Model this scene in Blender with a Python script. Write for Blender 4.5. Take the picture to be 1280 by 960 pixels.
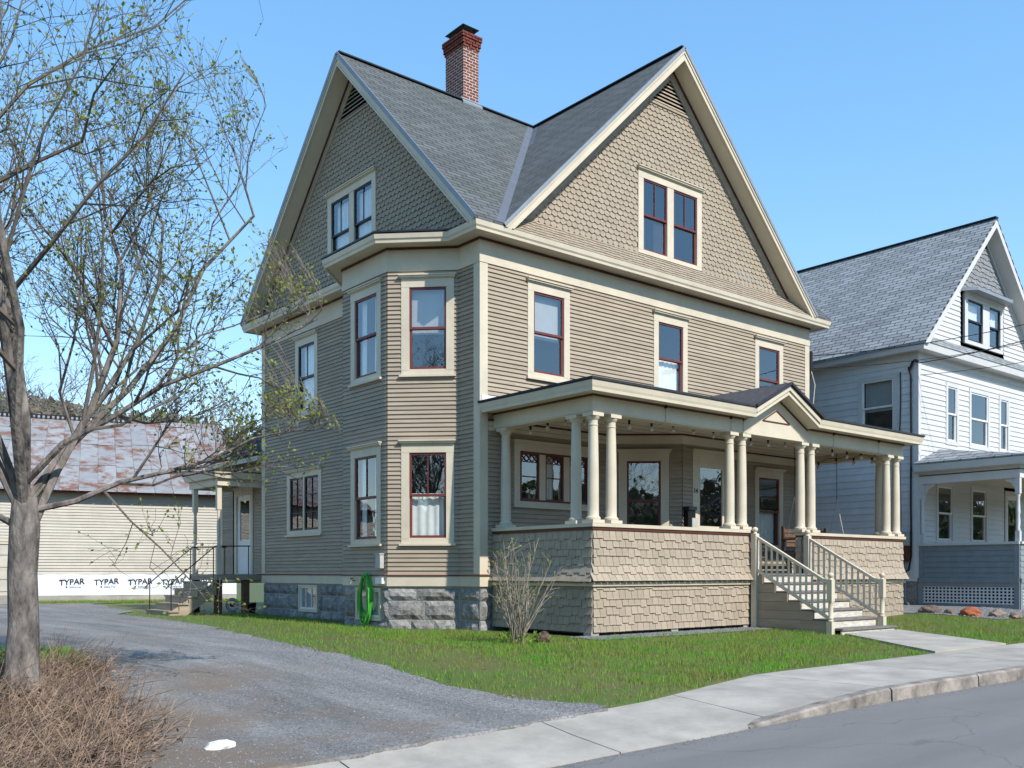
import bpy, bmesh, math, random
import numpy as np
from mathutils import Vector, Matrix
random.seed(7); rng = np.random.default_rng(7)
for o in list(bpy.data.objects): bpy.data.objects.remove(o)
S = bpy.context.scene; COL = S.collection
# ------------------------------------------------------------------ camera, sky, sun, exposure
CAMX, CAMY, CAMZ = -12.147, -15.71, 1.25
cam = bpy.data.objects.new('camera', bpy.data.cameras.new('camera')); COL.objects.link(cam); S.camera = cam
cam.location = (CAMX, CAMY, CAMZ); cam.rotation_euler = (math.radians(90), 0, -math.atan2(.6374, .7705))
cam.data.sensor_width = 36; cam.data.lens = 36*1212/1280; cam.data.shift_y = 235/1280
cam.data.clip_start = .1; cam.data.clip_end = 3000
SUN_TRAVEL = Vector((-.036, 1, -.905)).normalized()
W = bpy.data.worlds.new('World'); S.world = W; W.use_nodes = True
nt = W.node_tree; bg = nt.nodes['Background']; sky = nt.nodes.new('ShaderNodeTexSky'); sky.sky_type = 'NISHITA'
sky.sun_disc = False; sky.sun_elevation = math.radians(42.1); sky.sun_rotation = math.radians(178)
sky.air_density = 1.0; sky.dust_density = 0; sky.ozone_density = 2.0
gm = nt.nodes.new('ShaderNodeGamma'); gm.inputs[1].default_value = .55; nt.links.new(sky.outputs[0], gm.inputs[0])
hs = nt.nodes.new('ShaderNodeHueSaturation'); hs.inputs['Saturation'].default_value = 1.66; hs.inputs['Value'].default_value = 2.7
nt.links.new(gm.outputs[0], hs.inputs['Color']); nt.links.new(hs.outputs[0], bg.inputs[0]); bg.inputs[1].default_value = .15
sun = bpy.data.objects.new('sun', bpy.data.lights.new('sun', 'SUN')); COL.objects.link(sun)
sun.data.energy = 4.6; sun.data.angle = math.radians(.53); sun.data.color = (1, .955, .885)
sun.rotation_euler = SUN_TRAVEL.to_track_quat('-Z', 'Y').to_euler(); sun.location = (0, -30, 30)
S.view_settings.view_transform = 'Standard'; S.view_settings.look = 'None'; S.view_settings.gamma = 1
S.view_settings.exposure = .34
S.render.engine = 'CYCLES'

# ------------------------------------------------------------------ materials
MT = {}
def nd(t, typ, **kw):
    n = t.nodes.new(typ)
    for k, v in kw.items(): setattr(n, k, v)
    return n
def mat(name, col, rough=.7, var=.12, scale=6, bump=0, bscale=40, metal=0, spec=.3, col2=None, objvar=0, stretch=None, seed=0):
    """procedural painted / natural surface: base colour broken by two noises, optional bump"""
    m = bpy.data.materials.new(name); m.use_nodes = True; t = m.node_tree; b = t.nodes['Principled BSDF']; L = t.links.new
    b.inputs['Roughness'].default_value = rough; b.inputs['Metallic'].default_value = metal
    b.inputs['Specular IOR Level'].default_value = spec
    tc = nd(t, 'ShaderNodeTexCoord'); mp = nd(t, 'ShaderNodeMapping'); L(tc.outputs['Object'], mp.inputs[0])
    if stretch: mp.inputs['Scale'].default_value = stretch
    n1 = nd(t, 'ShaderNodeTexNoise'); n1.inputs['Scale'].default_value = scale; n1.inputs['Detail'].default_value = 6; n1.inputs['Roughness'].default_value = .65
    L(mp.outputs[0], n1.inputs[0])
    r = nd(t, 'ShaderNodeValToRGB'); r.color_ramp.elements[0].position = .3; r.color_ramp.elements[1].position = .7
    c2 = col2 or tuple(c*(1-2*var) for c in col); c1 = tuple(min(1, c*(1+var*.5)) for c in col)
    r.color_ramp.elements[0].color = (*c2, 1); r.color_ramp.elements[1].color = (*c1, 1); L(n1.outputs[0], r.inputs[0])
    out = r.outputs[0]
    if objvar:
        oi = nd(t, 'ShaderNodeObjectInfo'); mr = nd(t, 'ShaderNodeMapRange'); mr.inputs[3].default_value = 1-objvar; mr.inputs[4].default_value = 1+objvar
        L(oi.outputs['Random'], mr.inputs[0]); mx = nd(t, 'ShaderNodeMix', data_type='RGBA', blend_type='MULTIPLY'); mx.inputs[0].default_value = 1
        cb = nd(t, 'ShaderNodeCombineColor')
        for i in range(3): L(mr.outputs[0], cb.inputs[i])
        L(out, mx.inputs[6]); L(cb.outputs[0], mx.inputs[7]); out = mx.outputs[2]
    L(out, b.inputs['Base Color'])
    if bump:
        n2 = nd(t, 'ShaderNodeTexNoise'); n2.inputs['Scale'].default_value = bscale; n2.inputs['Detail'].default_value = 4; L(mp.outputs[0], n2.inputs[0])
        bp = nd(t, 'ShaderNodeBump'); bp.inputs['Strength'].default_value = bump; bp.inputs['Distance'].default_value = .02
        L(n2.outputs[0], bp.inputs['Height']); L(bp.outputs[0], b.inputs['Normal'])
    MT[name] = m; return m
mat('siding', (.366, .296, .217), .6, .09, 1.6, .12, 60, stretch=(1, 1, 4))
mat('shingle_paint', (.37, .302, .224), .7, .12, 5, .2, 50, objvar=.10)
mat('trim', (.60, .525, .40), .5, .08, 1.5)
mat('ceiling_paint', (.66, .58, .44), .5, .05, 3)
mat('brown_line', (.11, .035, .022), .5, .1, 4)
mat('sash_red', (.16, .042, .038), .45, .1, 5)
mat('sash_dark', (.015, .014, .016), .4, .1, 5)
mat('white_paint', (.78, .77, .74), .45, .05, 3)
mat('vinyl_white', (.57, .56, .54), .45, .04, 2)
mat('vinyl_side', (.64, .64, .64), .5, .06, 2, objvar=.04)
mat('blue_grey', (.22, .25, .265), .6, .08, 4)
mat('lattice_white', (.7, .7, .7), .5, .05)
mat('stone', (.30, .288, .27), .85, .3, 9, 1.0, 26, objvar=.22)
mat('mortar', (.42, .41, .39), .9, .1, 20, .3, 80)
mat('brick', (.21, .052, .036), .85, .3, 12, .4, 60)
mat('brick_mortar', (.50, .46, .42), .9, .12, 20, .3, 80)
mat('metal_dark', (.012, .012, .014), .45, .2, 5, spec=.5)
mat('black', (.008, .008, .008), .5, .1, 5)
mat('flashing', (.27, .29, .32), .5, .08, 3, metal=.2)
mat('valley', (.12, .13, .15), .5, .08, 3)
mat('roof_edge', (.035, .038, .045), .8, .2, 10, .2, 60)
mat('flat_roof', (.075, .075, .085), .9, .2, 8, .4, 120)
mat('concrete', (.395, .362, .315), .9, .16, 1.6, .25, 90, objvar=.05)
mat('granite', (.33, .29, .25), .85, .35, 4, .5, 40, objvar=.08)
mat('asphalt', (.20, .192, .185), .92, .09, .9, .5, 160, stretch=(.22, 1.3, 1))
mat('wood', (.19, .10, .055), .6, .25, 6, .2, 30, stretch=(1, 1, 6))
mat('step_top', (.20, .18, .165), .8, .2, 4, .3, 40)
mat('step_riser', (.66, .61, .52), .75, .22, 7, .3, 40, stretch=(1, 1, 5))
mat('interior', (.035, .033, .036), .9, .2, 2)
mat('curtain', (.82, .81, .78), .9, .06, 5)
mat('blind', (.40, .40, .39), .8, .05, 3)
mat('wrap', (.74, .77, .84), .4, .06, 2.5, .35, 5, spec=.5)
mat('print', (.02, .02, .025), .7, .05)
mat('barn_siding', (.50, .46, .39), .7, .07, 2)
mat('rust_edge', (.15, .05, .025), .8, .3, 6)
mat('hose', (.06, .42, .04), .35, .2, 9, spec=.5)
mat('bark', (.235, .205, .18), .95, .48, 7, 1.0, 26, stretch=(1, 1, .4))
mat('twig_bark', (.17, .145, .12), .95, .3, 6)
mat('far_bark', (.17, .15, .14), .95, .2, 3)
mat('stem', (.37, .31, .24), .9, .25, 9)
mat('twig', (.31, .215, .15), .9, .35, 4)
mat('mulch', (.15, .095, .065), .95, .4, 12, 1, 60)
mat('pale_rock', (.72, .70, .66), .9, .12, 9, .5, 25)
mat('rock', (.26, .20, .16), .9, .3, 5, .7, 20, objvar=.3)
mat('red_rock', (.42, .13, .06), .9, .3, 14, .7, 30)
mat('plastic_grey', (.45, .44, .41), .5, .08)
mat('gravel_grey', (.25, .25, .25), .95, .3, 8, .8, 70)
mat('pebble', (.27, .27, .275), .9, .45, 25, spec=.3)
mat('bulb', (.55, .52, .45), .15, .1, spec=.6)
mat('rope', (.55, .53, .48), .8, .1)
mat('pole_wood', (.17, .13, .10), .9, .25, 4, .4, 30, stretch=(1, 1, .2))

def course_tint(name, h, lo, hi):     # every board course a slightly different age of paint
    m = MT[name]; t = m.node_tree; L = t.links.new; b = t.nodes['Principled BSDF']; src = b.inputs['Base Color'].links[0].from_socket
    ge = nd(t, 'ShaderNodeNewGeometry'); sp = nd(t, 'ShaderNodeSeparateXYZ'); L(ge.outputs['Position'], sp.inputs[0]); dv = nd(t, 'ShaderNodeMath', operation='DIVIDE'); dv.inputs[1].default_value = h; L(sp.outputs[2], dv.inputs[0])
    fl = nd(t, 'ShaderNodeMath', operation='FLOOR'); L(dv.outputs[0], fl.inputs[0]); ad = nd(t, 'ShaderNodeMath', operation='ADD'); L(sp.outputs[0], ad.inputs[0]); L(sp.outputs[1], ad.inputs[1]); d2 = nd(t, 'ShaderNodeMath', operation='MULTIPLY_ADD'); d2.inputs[1].default_value = .31; L(ad.outputs[0], d2.inputs[0]); ml = nd(t, 'ShaderNodeMath', operation='MULTIPLY'); ml.inputs[1].default_value = .37; L(fl.outputs[0], ml.inputs[0]); L(ml.outputs[0], d2.inputs[2]); f2 = nd(t, 'ShaderNodeMath', operation='FLOOR'); L(d2.outputs[0], f2.inputs[0])
    cv = nd(t, 'ShaderNodeCombineXYZ'); L(fl.outputs[0], cv.inputs[0]); L(f2.outputs[0], cv.inputs[1]); wn = nd(t, 'ShaderNodeTexWhiteNoise'); L(cv.outputs[0], wn.inputs[0]); mr = nd(t, 'ShaderNodeMapRange'); mr.inputs[3].default_value = lo; mr.inputs[4].default_value = hi; L(wn.outputs['Value'], mr.inputs[0])
    cc = nd(t, 'ShaderNodeCombineColor'); [L(mr.outputs[0], cc.inputs[i]) for i in range(3)]; mx = nd(t, 'ShaderNodeMix', data_type='RGBA', blend_type='MULTIPLY'); mx.inputs[0].default_value = 1; L(src, mx.inputs[6]); L(cc.outputs[0], mx.inputs[7]); L(mx.outputs[2], b.inputs['Base Color'])
course_tint('siding', .0919, .90, 1.06); course_tint('barn_siding', .115, .93, 1.04)
def cracks(name, scale, width, dark):
    m = MT[name]; t = m.node_tree; L = t.links.new; b = t.nodes['Principled BSDF']; src = b.inputs['Base Color'].links[0].from_socket
    ge = nd(t, 'ShaderNodeNewGeometry'); n = nd(t, 'ShaderNodeTexNoise'); n.inputs['Scale'].default_value = 1.6; n.inputs['Detail'].default_value = 5; L(ge.outputs['Position'], n.inputs[0]); mv = nd(t, 'ShaderNodeVectorMath', operation='MULTIPLY_ADD'); mv.inputs[1].default_value = (.9, .9, .9); L(n.outputs['Color'], mv.inputs[0]); L(ge.outputs['Position'], mv.inputs[2])
    v = nd(t, 'ShaderNodeTexVoronoi', feature='DISTANCE_TO_EDGE'); v.inputs['Scale'].default_value = scale; L(mv.outputs[0], v.inputs[0]); mr = nd(t, 'ShaderNodeMapRange'); mr.inputs[1].default_value = width*.3; mr.inputs[2].default_value = width; mr.inputs[3].default_value = dark; mr.inputs[4].default_value = 1; L(v.outputs['Distance'], mr.inputs[0])
    cc = nd(t, 'ShaderNodeCombineColor'); [L(mr.outputs[0], cc.inputs[i]) for i in range(3)]; mx = nd(t, 'ShaderNodeMix', data_type='RGBA', blend_type='MULTIPLY'); mx.inputs[0].default_value = 1; L(src, mx.inputs[6]); L(cc.outputs[0], mx.inputs[7]); L(mx.outputs[2], b.inputs['Base Color'])
cracks('asphalt', .28, .005, .78)
def leafmat(name, a, b_, scale=.6, trans=.35):
    m = bpy.data.materials.new(name); m.use_nodes = True; t = m.node_tree; b = t.nodes['Principled BSDF']; L = t.links.new
    b.inputs['Roughness'].default_value = .6; b.inputs['Specular IOR Level'].default_value = .25
    tc = nd(t, 'ShaderNodeTexCoord'); n = nd(t, 'ShaderNodeTexNoise'); n.inputs['Scale'].default_value = scale; n.inputs['Detail'].default_value = 8; n.inputs['Roughness'].default_value = .75
    L(tc.outputs['Object'], n.inputs[0]); r = nd(t, 'ShaderNodeValToRGB'); r.color_ramp.elements[0].position = .36; r.color_ramp.elements[1].position = .62
    r.color_ramp.elements[0].color = (*a, 1); r.color_ramp.elements[1].color = (*b_, 1); L(n.outputs[0], r.inputs[0]); L(r.outputs[0], b.inputs['Base Color'])
    tr = nd(t, 'ShaderNodeBsdfTranslucent'); L(r.outputs[0], tr.inputs[0]); ms = nd(t, 'ShaderNodeMixShader'); ms.inputs[0].default_value = trans
    L(b.outputs[0], ms.inputs[1]); L(tr.outputs[0], ms.inputs[2]); L(ms.outputs[0], t.nodes['Material Output'].inputs[0]); MT[name] = m
leafmat('grass', (.25, .235, .06), (.13, .36, .025), 1.1)
leafmat('ground_grass', (.13, .105, .045), (.075, .125, .022), .5, 0)
leafmat('young_leaf', (.26, .24, .06), (.20, .27, .05), 1.5)
leafmat('conifer', (.05, .085, .025), (.13, .15, .042), .05, .1)
leafmat('bare_wood', (.13, .10, .075), (.19, .14, .10), .05, 0)

def roofmat(name, axis, ca, cb, rowh, wid, dark=.5, slope=1.414):
    m = bpy.data.materials.new(name); m.use_nodes = True; t = m.node_tree; b = t.nodes['Principled BSDF']; L = t.links.new
    b.inputs['Roughness'].default_value = .9; b.inputs['Specular IOR Level'].default_value = .2
    tc = nd(t, 'ShaderNodeTexCoord'); sp = nd(t, 'ShaderNodeSeparateXYZ'); L(tc.outputs['Object'], sp.inputs[0])
    ml = nd(t, 'ShaderNodeMath', operation='MULTIPLY'); ml.inputs[1].default_value = slope; L(sp.outputs[2], ml.inputs[0])
    cb_ = nd(t, 'ShaderNodeCombineXYZ'); L(sp.outputs[axis], cb_.inputs[0]); L(ml.outputs[0], cb_.inputs[1])
    br = nd(t, 'ShaderNodeTexBrick'); br.offset = .43; br.inputs['Scale'].default_value = 1; br.inputs['Brick Width'].default_value = wid; br.inputs['Row Height'].default_value = rowh
    br.inputs['Mortar Size'].default_value = .016; br.inputs['Mortar Smooth'].default_value = .25; br.inputs['Bias'].default_value = -.05
    br.inputs['Color1'].default_value = (*ca, 1); br.inputs['Color2'].default_value = (*cb, 1); br.inputs['Mortar'].default_value = (*[c*dark for c in cb], 1)
    L(cb_.outputs[0], br.inputs[0])
    n = nd(t, 'ShaderNodeTexNoise'); n.inputs['Scale'].default_value = 3; n.inputs['Detail'].default_value = 8; n.inputs['Roughness'].default_value = .8; L(tc.outputs['Object'], n.inputs[0])
    mr = nd(t, 'ShaderNodeMapRange'); mr.inputs[1].default_value = .3; mr.inputs[2].default_value = .7; mr.inputs[3].default_value = .90; mr.inputs[4].default_value = 1.10; L(n.outputs[0], mr.inputs[0])
    cc = nd(t, 'ShaderNodeCombineColor')
    for i in range(3): L(mr.outputs[0], cc.inputs[i])
    mx = nd(t, 'ShaderNodeMix', data_type='RGBA', blend_type='MULTIPLY'); mx.inputs[0].default_value = 1; L(br.outputs[0], mx.inputs[6]); L(cc.outputs[0], mx.inputs[7]); L(mx.outputs[2], b.inputs['Base Color'])
    # each course thickens towards its lower edge
    fr_ = nd(t, 'ShaderNodeMath', operation='DIVIDE'); fr_.inputs[1].default_value = rowh; L(ml.outputs[0], fr_.inputs[0])
    fc = nd(t, 'ShaderNodeMath', operation='FRACT'); L(fr_.outputs[0], fc.inputs[0])
    sb = nd(t, 'ShaderNodeMath', operation='SUBTRACT'); sb.inputs[0].default_value = 1; L(fc.outputs[0], sb.inputs[1])
    bp = nd(t, 'ShaderNodeBump'); bp.inputs['Strength'].default_value = .7; bp.inputs['Distance'].default_value = .02; L(sb.outputs[0], bp.inputs['Height']); L(bp.outputs[0], b.inputs['Normal'])
    MT[name] = m
roofmat('roof_x', 0, (.086, .092, .090), (.126, .134, .132), .155, .42, .25)
roofmat('roof_y', 1, (.086, .092, .090), (.126, .134, .132), .155, .42, .25)
roofmat('roof_neighbour', 1, (.30, .32, .33), (.20, .215, .225), .16, .46, .22)
roofmat('roof_neighbour_x', 0, (.30, .32, .33), (.20, .215, .225), .16, .46, .22)
roofmat('roof_wing', 1, (.02, .022, .03), (.035, .037, .048), .14, .33, .5)

def glassmat():
    m = bpy.data.materials.new('glass'); m.use_nodes = True; t = m.node_tree; t.nodes.remove(t.nodes['Principled BSDF']); L = t.links.new
    g = nd(t, 'ShaderNodeBsdfGlossy'); g.inputs['Roughness'].default_value = .015; g.inputs[0].default_value = (.95, .97, 1, 1)
    tr = nd(t, 'ShaderNodeBsdfTransparent'); tr.inputs[0].default_value = (.92, .95, .95, 1)
    lw = nd(t, 'ShaderNodeLayerWeight'); lw.inputs[0].default_value = .5; pw = nd(t, 'ShaderNodeMath', operation='POWER'); pw.inputs[1].default_value = 4; L(lw.outputs['Facing'], pw.inputs[0])
    f = nd(t, 'ShaderNodeMath', operation='MULTIPLY_ADD'); f.inputs[1].default_value = .75; f.inputs[2].default_value = .17; L(pw.outputs[0], f.inputs[0])
    tc = nd(t, 'ShaderNodeTexCoord'); n = nd(t, 'ShaderNodeTexNoise'); n.inputs['Scale'].default_value = 1.7; L(tc.outputs['Object'], n.inputs[0])
    bp = nd(t, 'ShaderNodeBump'); bp.inputs['Strength'].default_value = .06; bp.inputs['Distance'].default_value = .05; L(n.outputs[0], bp.inputs['Height']); L(bp.outputs[0], g.inputs['Normal'])
    ms = nd(t, 'ShaderNodeMixShader'); L(f.outputs[0], ms.inputs[0]); L(tr.outputs[0], ms.inputs[1]); L(g.outputs[0], ms.inputs[2]); L(ms.outputs[0], t.nodes['Material Output'].inputs[0]); MT['glass'] = m
glassmat()
def rustmat():
    m = mat('metal_roof', (.38, .368, .355), .5, .1, 2, metal=.25, objvar=.12); t = m.node_tree; L = t.links.new; b = t.nodes['Principled BSDF']
    src = b.inputs['Base Color'].links[0].from_socket
    ge = nd(t, 'ShaderNodeNewGeometry'); n = nd(t, 'ShaderNodeTexNoise'); n.inputs['Scale'].default_value = .9; n.inputs['Detail'].default_value = 9; n.inputs['Roughness'].default_value = .72
    mp = nd(t, 'ShaderNodeMapping'); mp.inputs['Scale'].default_value = (1.5, 1.5, .7); L(ge.outputs['Position'], mp.inputs[0])
    oi = nd(t, 'ShaderNodeObjectInfo'); ad = nd(t, 'ShaderNodeVectorMath', operation='ADD'); L(mp.outputs[0], ad.inputs[0])
    sc = nd(t, 'ShaderNodeMath', operation='MULTIPLY'); sc.inputs[1].default_value = 37; L(oi.outputs['Random'], sc.inputs[0]); L(sc.outputs[0], ad.inputs[1]); L(ad.outputs[0], n.inputs[0])
    r = nd(t, 'ShaderNodeValToRGB'); r.color_ramp.elements[0].position = .48; r.color_ramp.elements[1].position = .60; L(n.outputs[0], r.inputs[0])
    mx = nd(t, 'ShaderNodeMix', data_type='RGBA'); L(r.outputs[0], mx.inputs[0]); L(src, mx.inputs[6]); mx.inputs[7].default_value = (.235, .105, .055, 1); L(mx.outputs[2], b.inputs['Base Color'])
rustmat()

# ------------------------------------------------------------------ mesh helpers
class MB:
    raw = False
    def __init__(s): s.v = []; s.f = []
    def add(s, vs, fs):
        b = len(s.v); s.v += [tuple(p) for p in vs]; s.f += [tuple(i+b for i in f) for f in fs]; return s
    def hexa(s, p):    # p: 8 corners, bottom 4 then top 4
        return s.add(p, [(0, 3, 2, 1), (4, 5, 6, 7), (0, 1, 5, 4), (1, 2, 6, 5), (2, 3, 7, 6), (3, 0, 4, 7)])
    def box(s, a, b):
        (x0, y0, z0), (x1, y1, z1) = a, b
        return s.hexa([(x0, y0, z0), (x1, y0, z0), (x1, y1, z0), (x0, y1, z0), (x0, y0, z1), (x1, y0, z1), (x1, y1, z1), (x0, y1, z1)])
    def fbox(s, fr, u0, u1, z0, z1, o0, o1):
        P = fr.P
        return s.hexa([P(u0, z0, o0), P(u1, z0, o0), P(u1, z0, o1), P(u0, z0, o1), P(u0, z1, o0), P(u1, z1, o0), P(u1, z1, o1), P(u0, z1, o1)])
    def prism(s, pts, d):  # polygon (3D pts) extruded by vector d
        n = len(pts); a = [Vector(p) for p in pts]; d = Vector(d); b = [p+d for p in a]
        return s.add(a+b, [tuple(range(n))[::-1], tuple(range(n, 2*n))]+[(i, (i+1) % n, n+(i+1) % n, n+i) for i in range(n)])
    def bar(s, a, b, w, h=None, up=(0, 0, 1)):   # rectangular bar from a to b
        h = h or w; a = Vector(a); b = Vector(b); d = (b-a).normalized(); up = Vector(up)
        if abs(d.dot(up)) > .98: up = Vector((1, 0, 0))
        r = d.cross(up).normalized()*w/2; u = r.cross(d).normalized()*h/2
        return s.hexa([a-r-u, a+r-u, b+r-u, b-r-u, a-r+u, a+r+u, b+r+u, b-r+u])
    def tube(s, path, rad, n=6, cap=True):
        path = [Vector(p) for p in path]; m = len(path); rad = rad if hasattr(rad, '__len__') else [rad]*m
        vs = []; ref = Vector((.31, .17, .93))
        for i, p in enumerate(path):
            d = (path[min(i+1, m-1)]-path[max(i-1, 0)]); d = d.normalized() if d.length > 1e-9 else Vector((0, 0, 1))
            r = d.cross(ref); r = r.normalized() if r.length > .05 else d.cross(Vector((1, 0, 0))).normalized(); u = d.cross(r)
            for k in range(n):
                a = 2*math.pi*k/n; vs.append(p+(r*math.cos(a)+u*math.sin(a))*rad[i])
        fs = [(i*n+k, i*n+(k+1) % n, (i+1)*n+(k+1) % n, (i+1)*n+k) for i in range(m-1) for k in range(n)]
        if cap: fs += [tuple(range(n))[::-1], tuple(range((m-1)*n, m*n))]
        return s.add(vs, fs)
    def lathe(s, c, prof, n=16):   # prof: (r, z)
        m = len(prof); vs = [(c[0]+r*math.cos(2*math.pi*k/n), c[1]+r*math.sin(2*math.pi*k/n), c[2]+z) for r, z in prof for k in range(n)]
        return s.add(vs, [(i*n+k, i*n+(k+1) % n, (i+1)*n+(k+1) % n, (i+1)*n+k) for i in range(m-1) for k in range(n)]+[tuple(range(n))[::-1], tuple(range((m-1)*n, m*n))])
    def sweep(s, path, prof, closed=False):
        """path: plan points walked with the outside on the right; prof: closed polygon of (out, z), mitred at corners"""
        P = [Vector(p).to_2d() if len(p) == 3 else Vector(p) for p in path]; n = len(P); m = len(prof); rings = []
        for i in range(n):
            d0 = (P[i]-P[i-1]).normalized() if (i or closed) else None
            d1 = (P[(i+1) % n]-P[i]).normalized() if (i < n-1 or closed) else None
            d0 = d0 or d1; d1 = d1 or d0
            n0 = Vector((d0.y, -d0.x)); n1 = Vector((d1.y, -d1.x)); b = n0+n1; b = b/(b.dot(n0)) if b.length > 1e-6 else n0
            rings.append([(P[i].x+b.x*o, P[i].y+b.y*o, z) for o, z in prof])
        vs = [p for r in rings for p in r]; fs = []
        for i in range(n if closed else n-1):
            j = (i+1) % n
            fs += [(i*m+k, j*m+k, j*m+(k+1) % m, i*m+(k+1) % m) for k in range(m)]
        if not closed: fs += [tuple(range(m)), tuple(range((n-1)*m, n*m))[::-1]]
        return s.add(vs, fs)
    def mesh(s, name):
        me = bpy.data.meshes.new(name); me.from_pydata(s.v, [], s.f); me.update(); return me
    def build(s, name, m, parent=None, smooth=False, kind=None, loc=None):
        me = s.mesh(name); bm = bmesh.new(); bm.from_mesh(me); (None if s.raw else bmesh.ops.recalc_face_normals(bm, faces=bm.faces)); bm.to_mesh(me); bm.free()
        me.materials.append(MT[m])
        if smooth: me.polygons.foreach_set('use_smooth', [True]*len(me.polygons)); me.set_sharp_from_angle(angle=math.radians(40))
        return link(name, me, parent, kind, loc)
def link(name, me, parent=None, kind=None, loc=None):
    o = bpy.data.objects.new(name, me); COL.objects.link(o); o.parent = parent
    if loc: o.location = loc
    if kind: o['kind'] = kind
    return o
def thing(name, label, cat, loc=(0, 0, 0), group=None):
    o = bpy.data.objects.new(name, None); COL.objects.link(o); o.location = loc; return tag(o, label, cat, group)
def tag(o, label, cat, group=None):
    o['label'] = label; o['category'] = cat
    if group: o['group'] = group
    return o
def npmesh(name, v, f, m, parent=None, kind=None, smooth=False):
    """v (n,3) floats, f (k,3) ints"""
    me = bpy.data.meshes.new(name); me.vertices.add(len(v)); me.vertices.foreach_set('co', np.asarray(v, np.float32).ravel())
    f = np.asarray(f, np.int32); k = f.shape[1]; me.loops.add(f.size); me.loops.foreach_set('vertex_index', f.ravel()); me.polygons.add(len(f))
    me.polygons.foreach_set('loop_start', np.arange(0, f.size, k, dtype=np.int32)); me.polygons.foreach_set('loop_total', np.full(len(f), k, np.int32))
    me.update(calc_edges=True); me.validate(); me.materials.append(MT[m])
    if smooth: me.polygons.foreach_set('use_smooth', np.ones(len(f), bool))
    return link(name, me, parent, kind)
class Fr:      # a vertical wall plane: origin, direction along the wall, outward normal
    def __init__(s, o, u, n): s.o = Vector((*o, 0)); s.u = Vector((*u, 0)).normalized(); s.n = Vector((*n, 0)).normalized()
    def P(s, u, z, out=0): p = s.o+s.u*u+s.n*out; return Vector((p.x, p.y, z))

# ------------------------------------------------------------------ ground heights
def sm(a): a = min(1, max(0, a)); return a*a*(3-2*a)
def sx(x): x = min(45, max(-40, x)); return -.15+.0165*(min(x, -2)+5.15)+.004*max(0, x+2)          # the street climbs gently to the right
def hx(x): return .05+.035*min(8, max(0, x-8))
def gz(x, y):
    if y < -9.85: return sx(x)-.25
    k = sm((y+8)/5); z = sx(x)*(1-k)+hx(x)*k
    return z-.135 if y < lerp_tab(WALK, x)-.06 else z
def lerp_tab(tab, y):
    if y <= tab[0][0]: return tab[0][1]
    for (a, xa), (b, xb) in zip(tab, tab[1:]):
        if y <= b: return xa+(xb-xa)*(y-a)/(b-a)
    return tab[-1][1]
WALK = [(-40, -9.1), (-8.5, -9.04), (-6.2, -8.83), (-4.4, -8.63), (-1.5, -7.94), (60, -7.9)]     # back edge of the pavement, y by x
DRIVE_R = [(-9.2, -4.9), (-8.6, -5.1), (-7.6, -5.35), (-6.64, -5.46), (-2.75, -5.15), (1.5, -4.4), (6.24, -3.6), (9, -3.4), (12.3, -3.4), (14, -2.4), (22, -1.2), (24.4, 5)]
DRIVE_L = [(-9.2, -10.3), (-8.74, -9.95), (-7.77, -9.3), (-6, -9.0), (-4.6, -8.75), (-2.5, -8.2), (-.2, -7.8), (.8, -9), (2, -14), (4, -30), (30, -32)]
xs = sorted(set([-900, -500, -250, -120, -70, -45]+list(np.arange(-32, 40.1, .5))+[50, 70, 110, 250, 500, 900]))
ys = sorted(set([-500, -250, -100, -50, -30, -20, -14]+list(np.arange(-9.75, -7.4, .12))+list(np.arange(-7.4, 34.1, .5))+[-9.84, -9.86]+[38, 45, 60, 90, 160, 300, 600, 1200]))
gv = [(x, y, gz(x, y)) for y in ys for x in xs]; nx = len(xs)
gf = [(j*nx+i, j*nx+i+1, (j+1)*nx+i+1, (j+1)*nx+i) for j in range(len(ys)-1) for i in range(nx-1)]
g = npmesh('ground', gv, gf, 'ground_grass'); g['kind'] = 'structure'
def drape(name, m, rows, off, ncol=14):
    mb = MB(); n = ncol+1
    for y, xa, xb in rows: mb.v += [(xa+(xb-xa)*i/ncol, y, gz(xa+(xb-xa)*i/ncol, y)+off) for i in range(n)]
    mb.f = [(j*n+i, j*n+i+1, (j+1)*n+i+1, (j+1)*n+i) for j in range(len(rows)-1) for i in range(ncol)]
    o = mb.build(name, m); o['kind'] = 'structure'; return o
# gravel with compacted wheel tracks, brown near the bed
m = mat('gravel', (.24, .231, .222), .95, .24, 1.1, .7, 70, stretch=(1.5, .22, 1)); t = m.node_tree; L = t.links.new; b = t.nodes['Principled BSDF']; src = b.inputs['Base Color'].links[0].from_socket
tc = nd(t, 'ShaderNodeTexCoord'); vo = nd(t, 'ShaderNodeTexVoronoi'); vo.inputs['Scale'].default_value = 55; L(tc.outputs['Object'], vo.inputs[0])
mr = nd(t, 'ShaderNodeMapRange'); mr.inputs[3].default_value = .68; mr.inputs[4].default_value = 1.32; sep = nd(t, 'ShaderNodeSeparateColor'); L(vo.outputs['Color'], sep.inputs[0]); L(sep.outputs[0], mr.inputs[0])
cc = nd(t, 'ShaderNodeCombineColor'); [L(mr.outputs[0], cc.inputs[i]) for i in range(3)]
mx = nd(t, 'ShaderNodeMix', data_type='RGBA', blend_type='MULTIPLY'); mx.inputs[0].default_value = 1; L(src, mx.inputs[6]); L(cc.outputs[0], mx.inputs[7])
n3 = nd(t, 'ShaderNodeTexNoise'); n3.inputs['Scale'].default_value = .55; n3.inputs['Detail'].default_value = 9; n3.inputs['Roughness'].default_value = .7; L(tc.outputs['Object'], n3.inputs[0])
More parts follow.
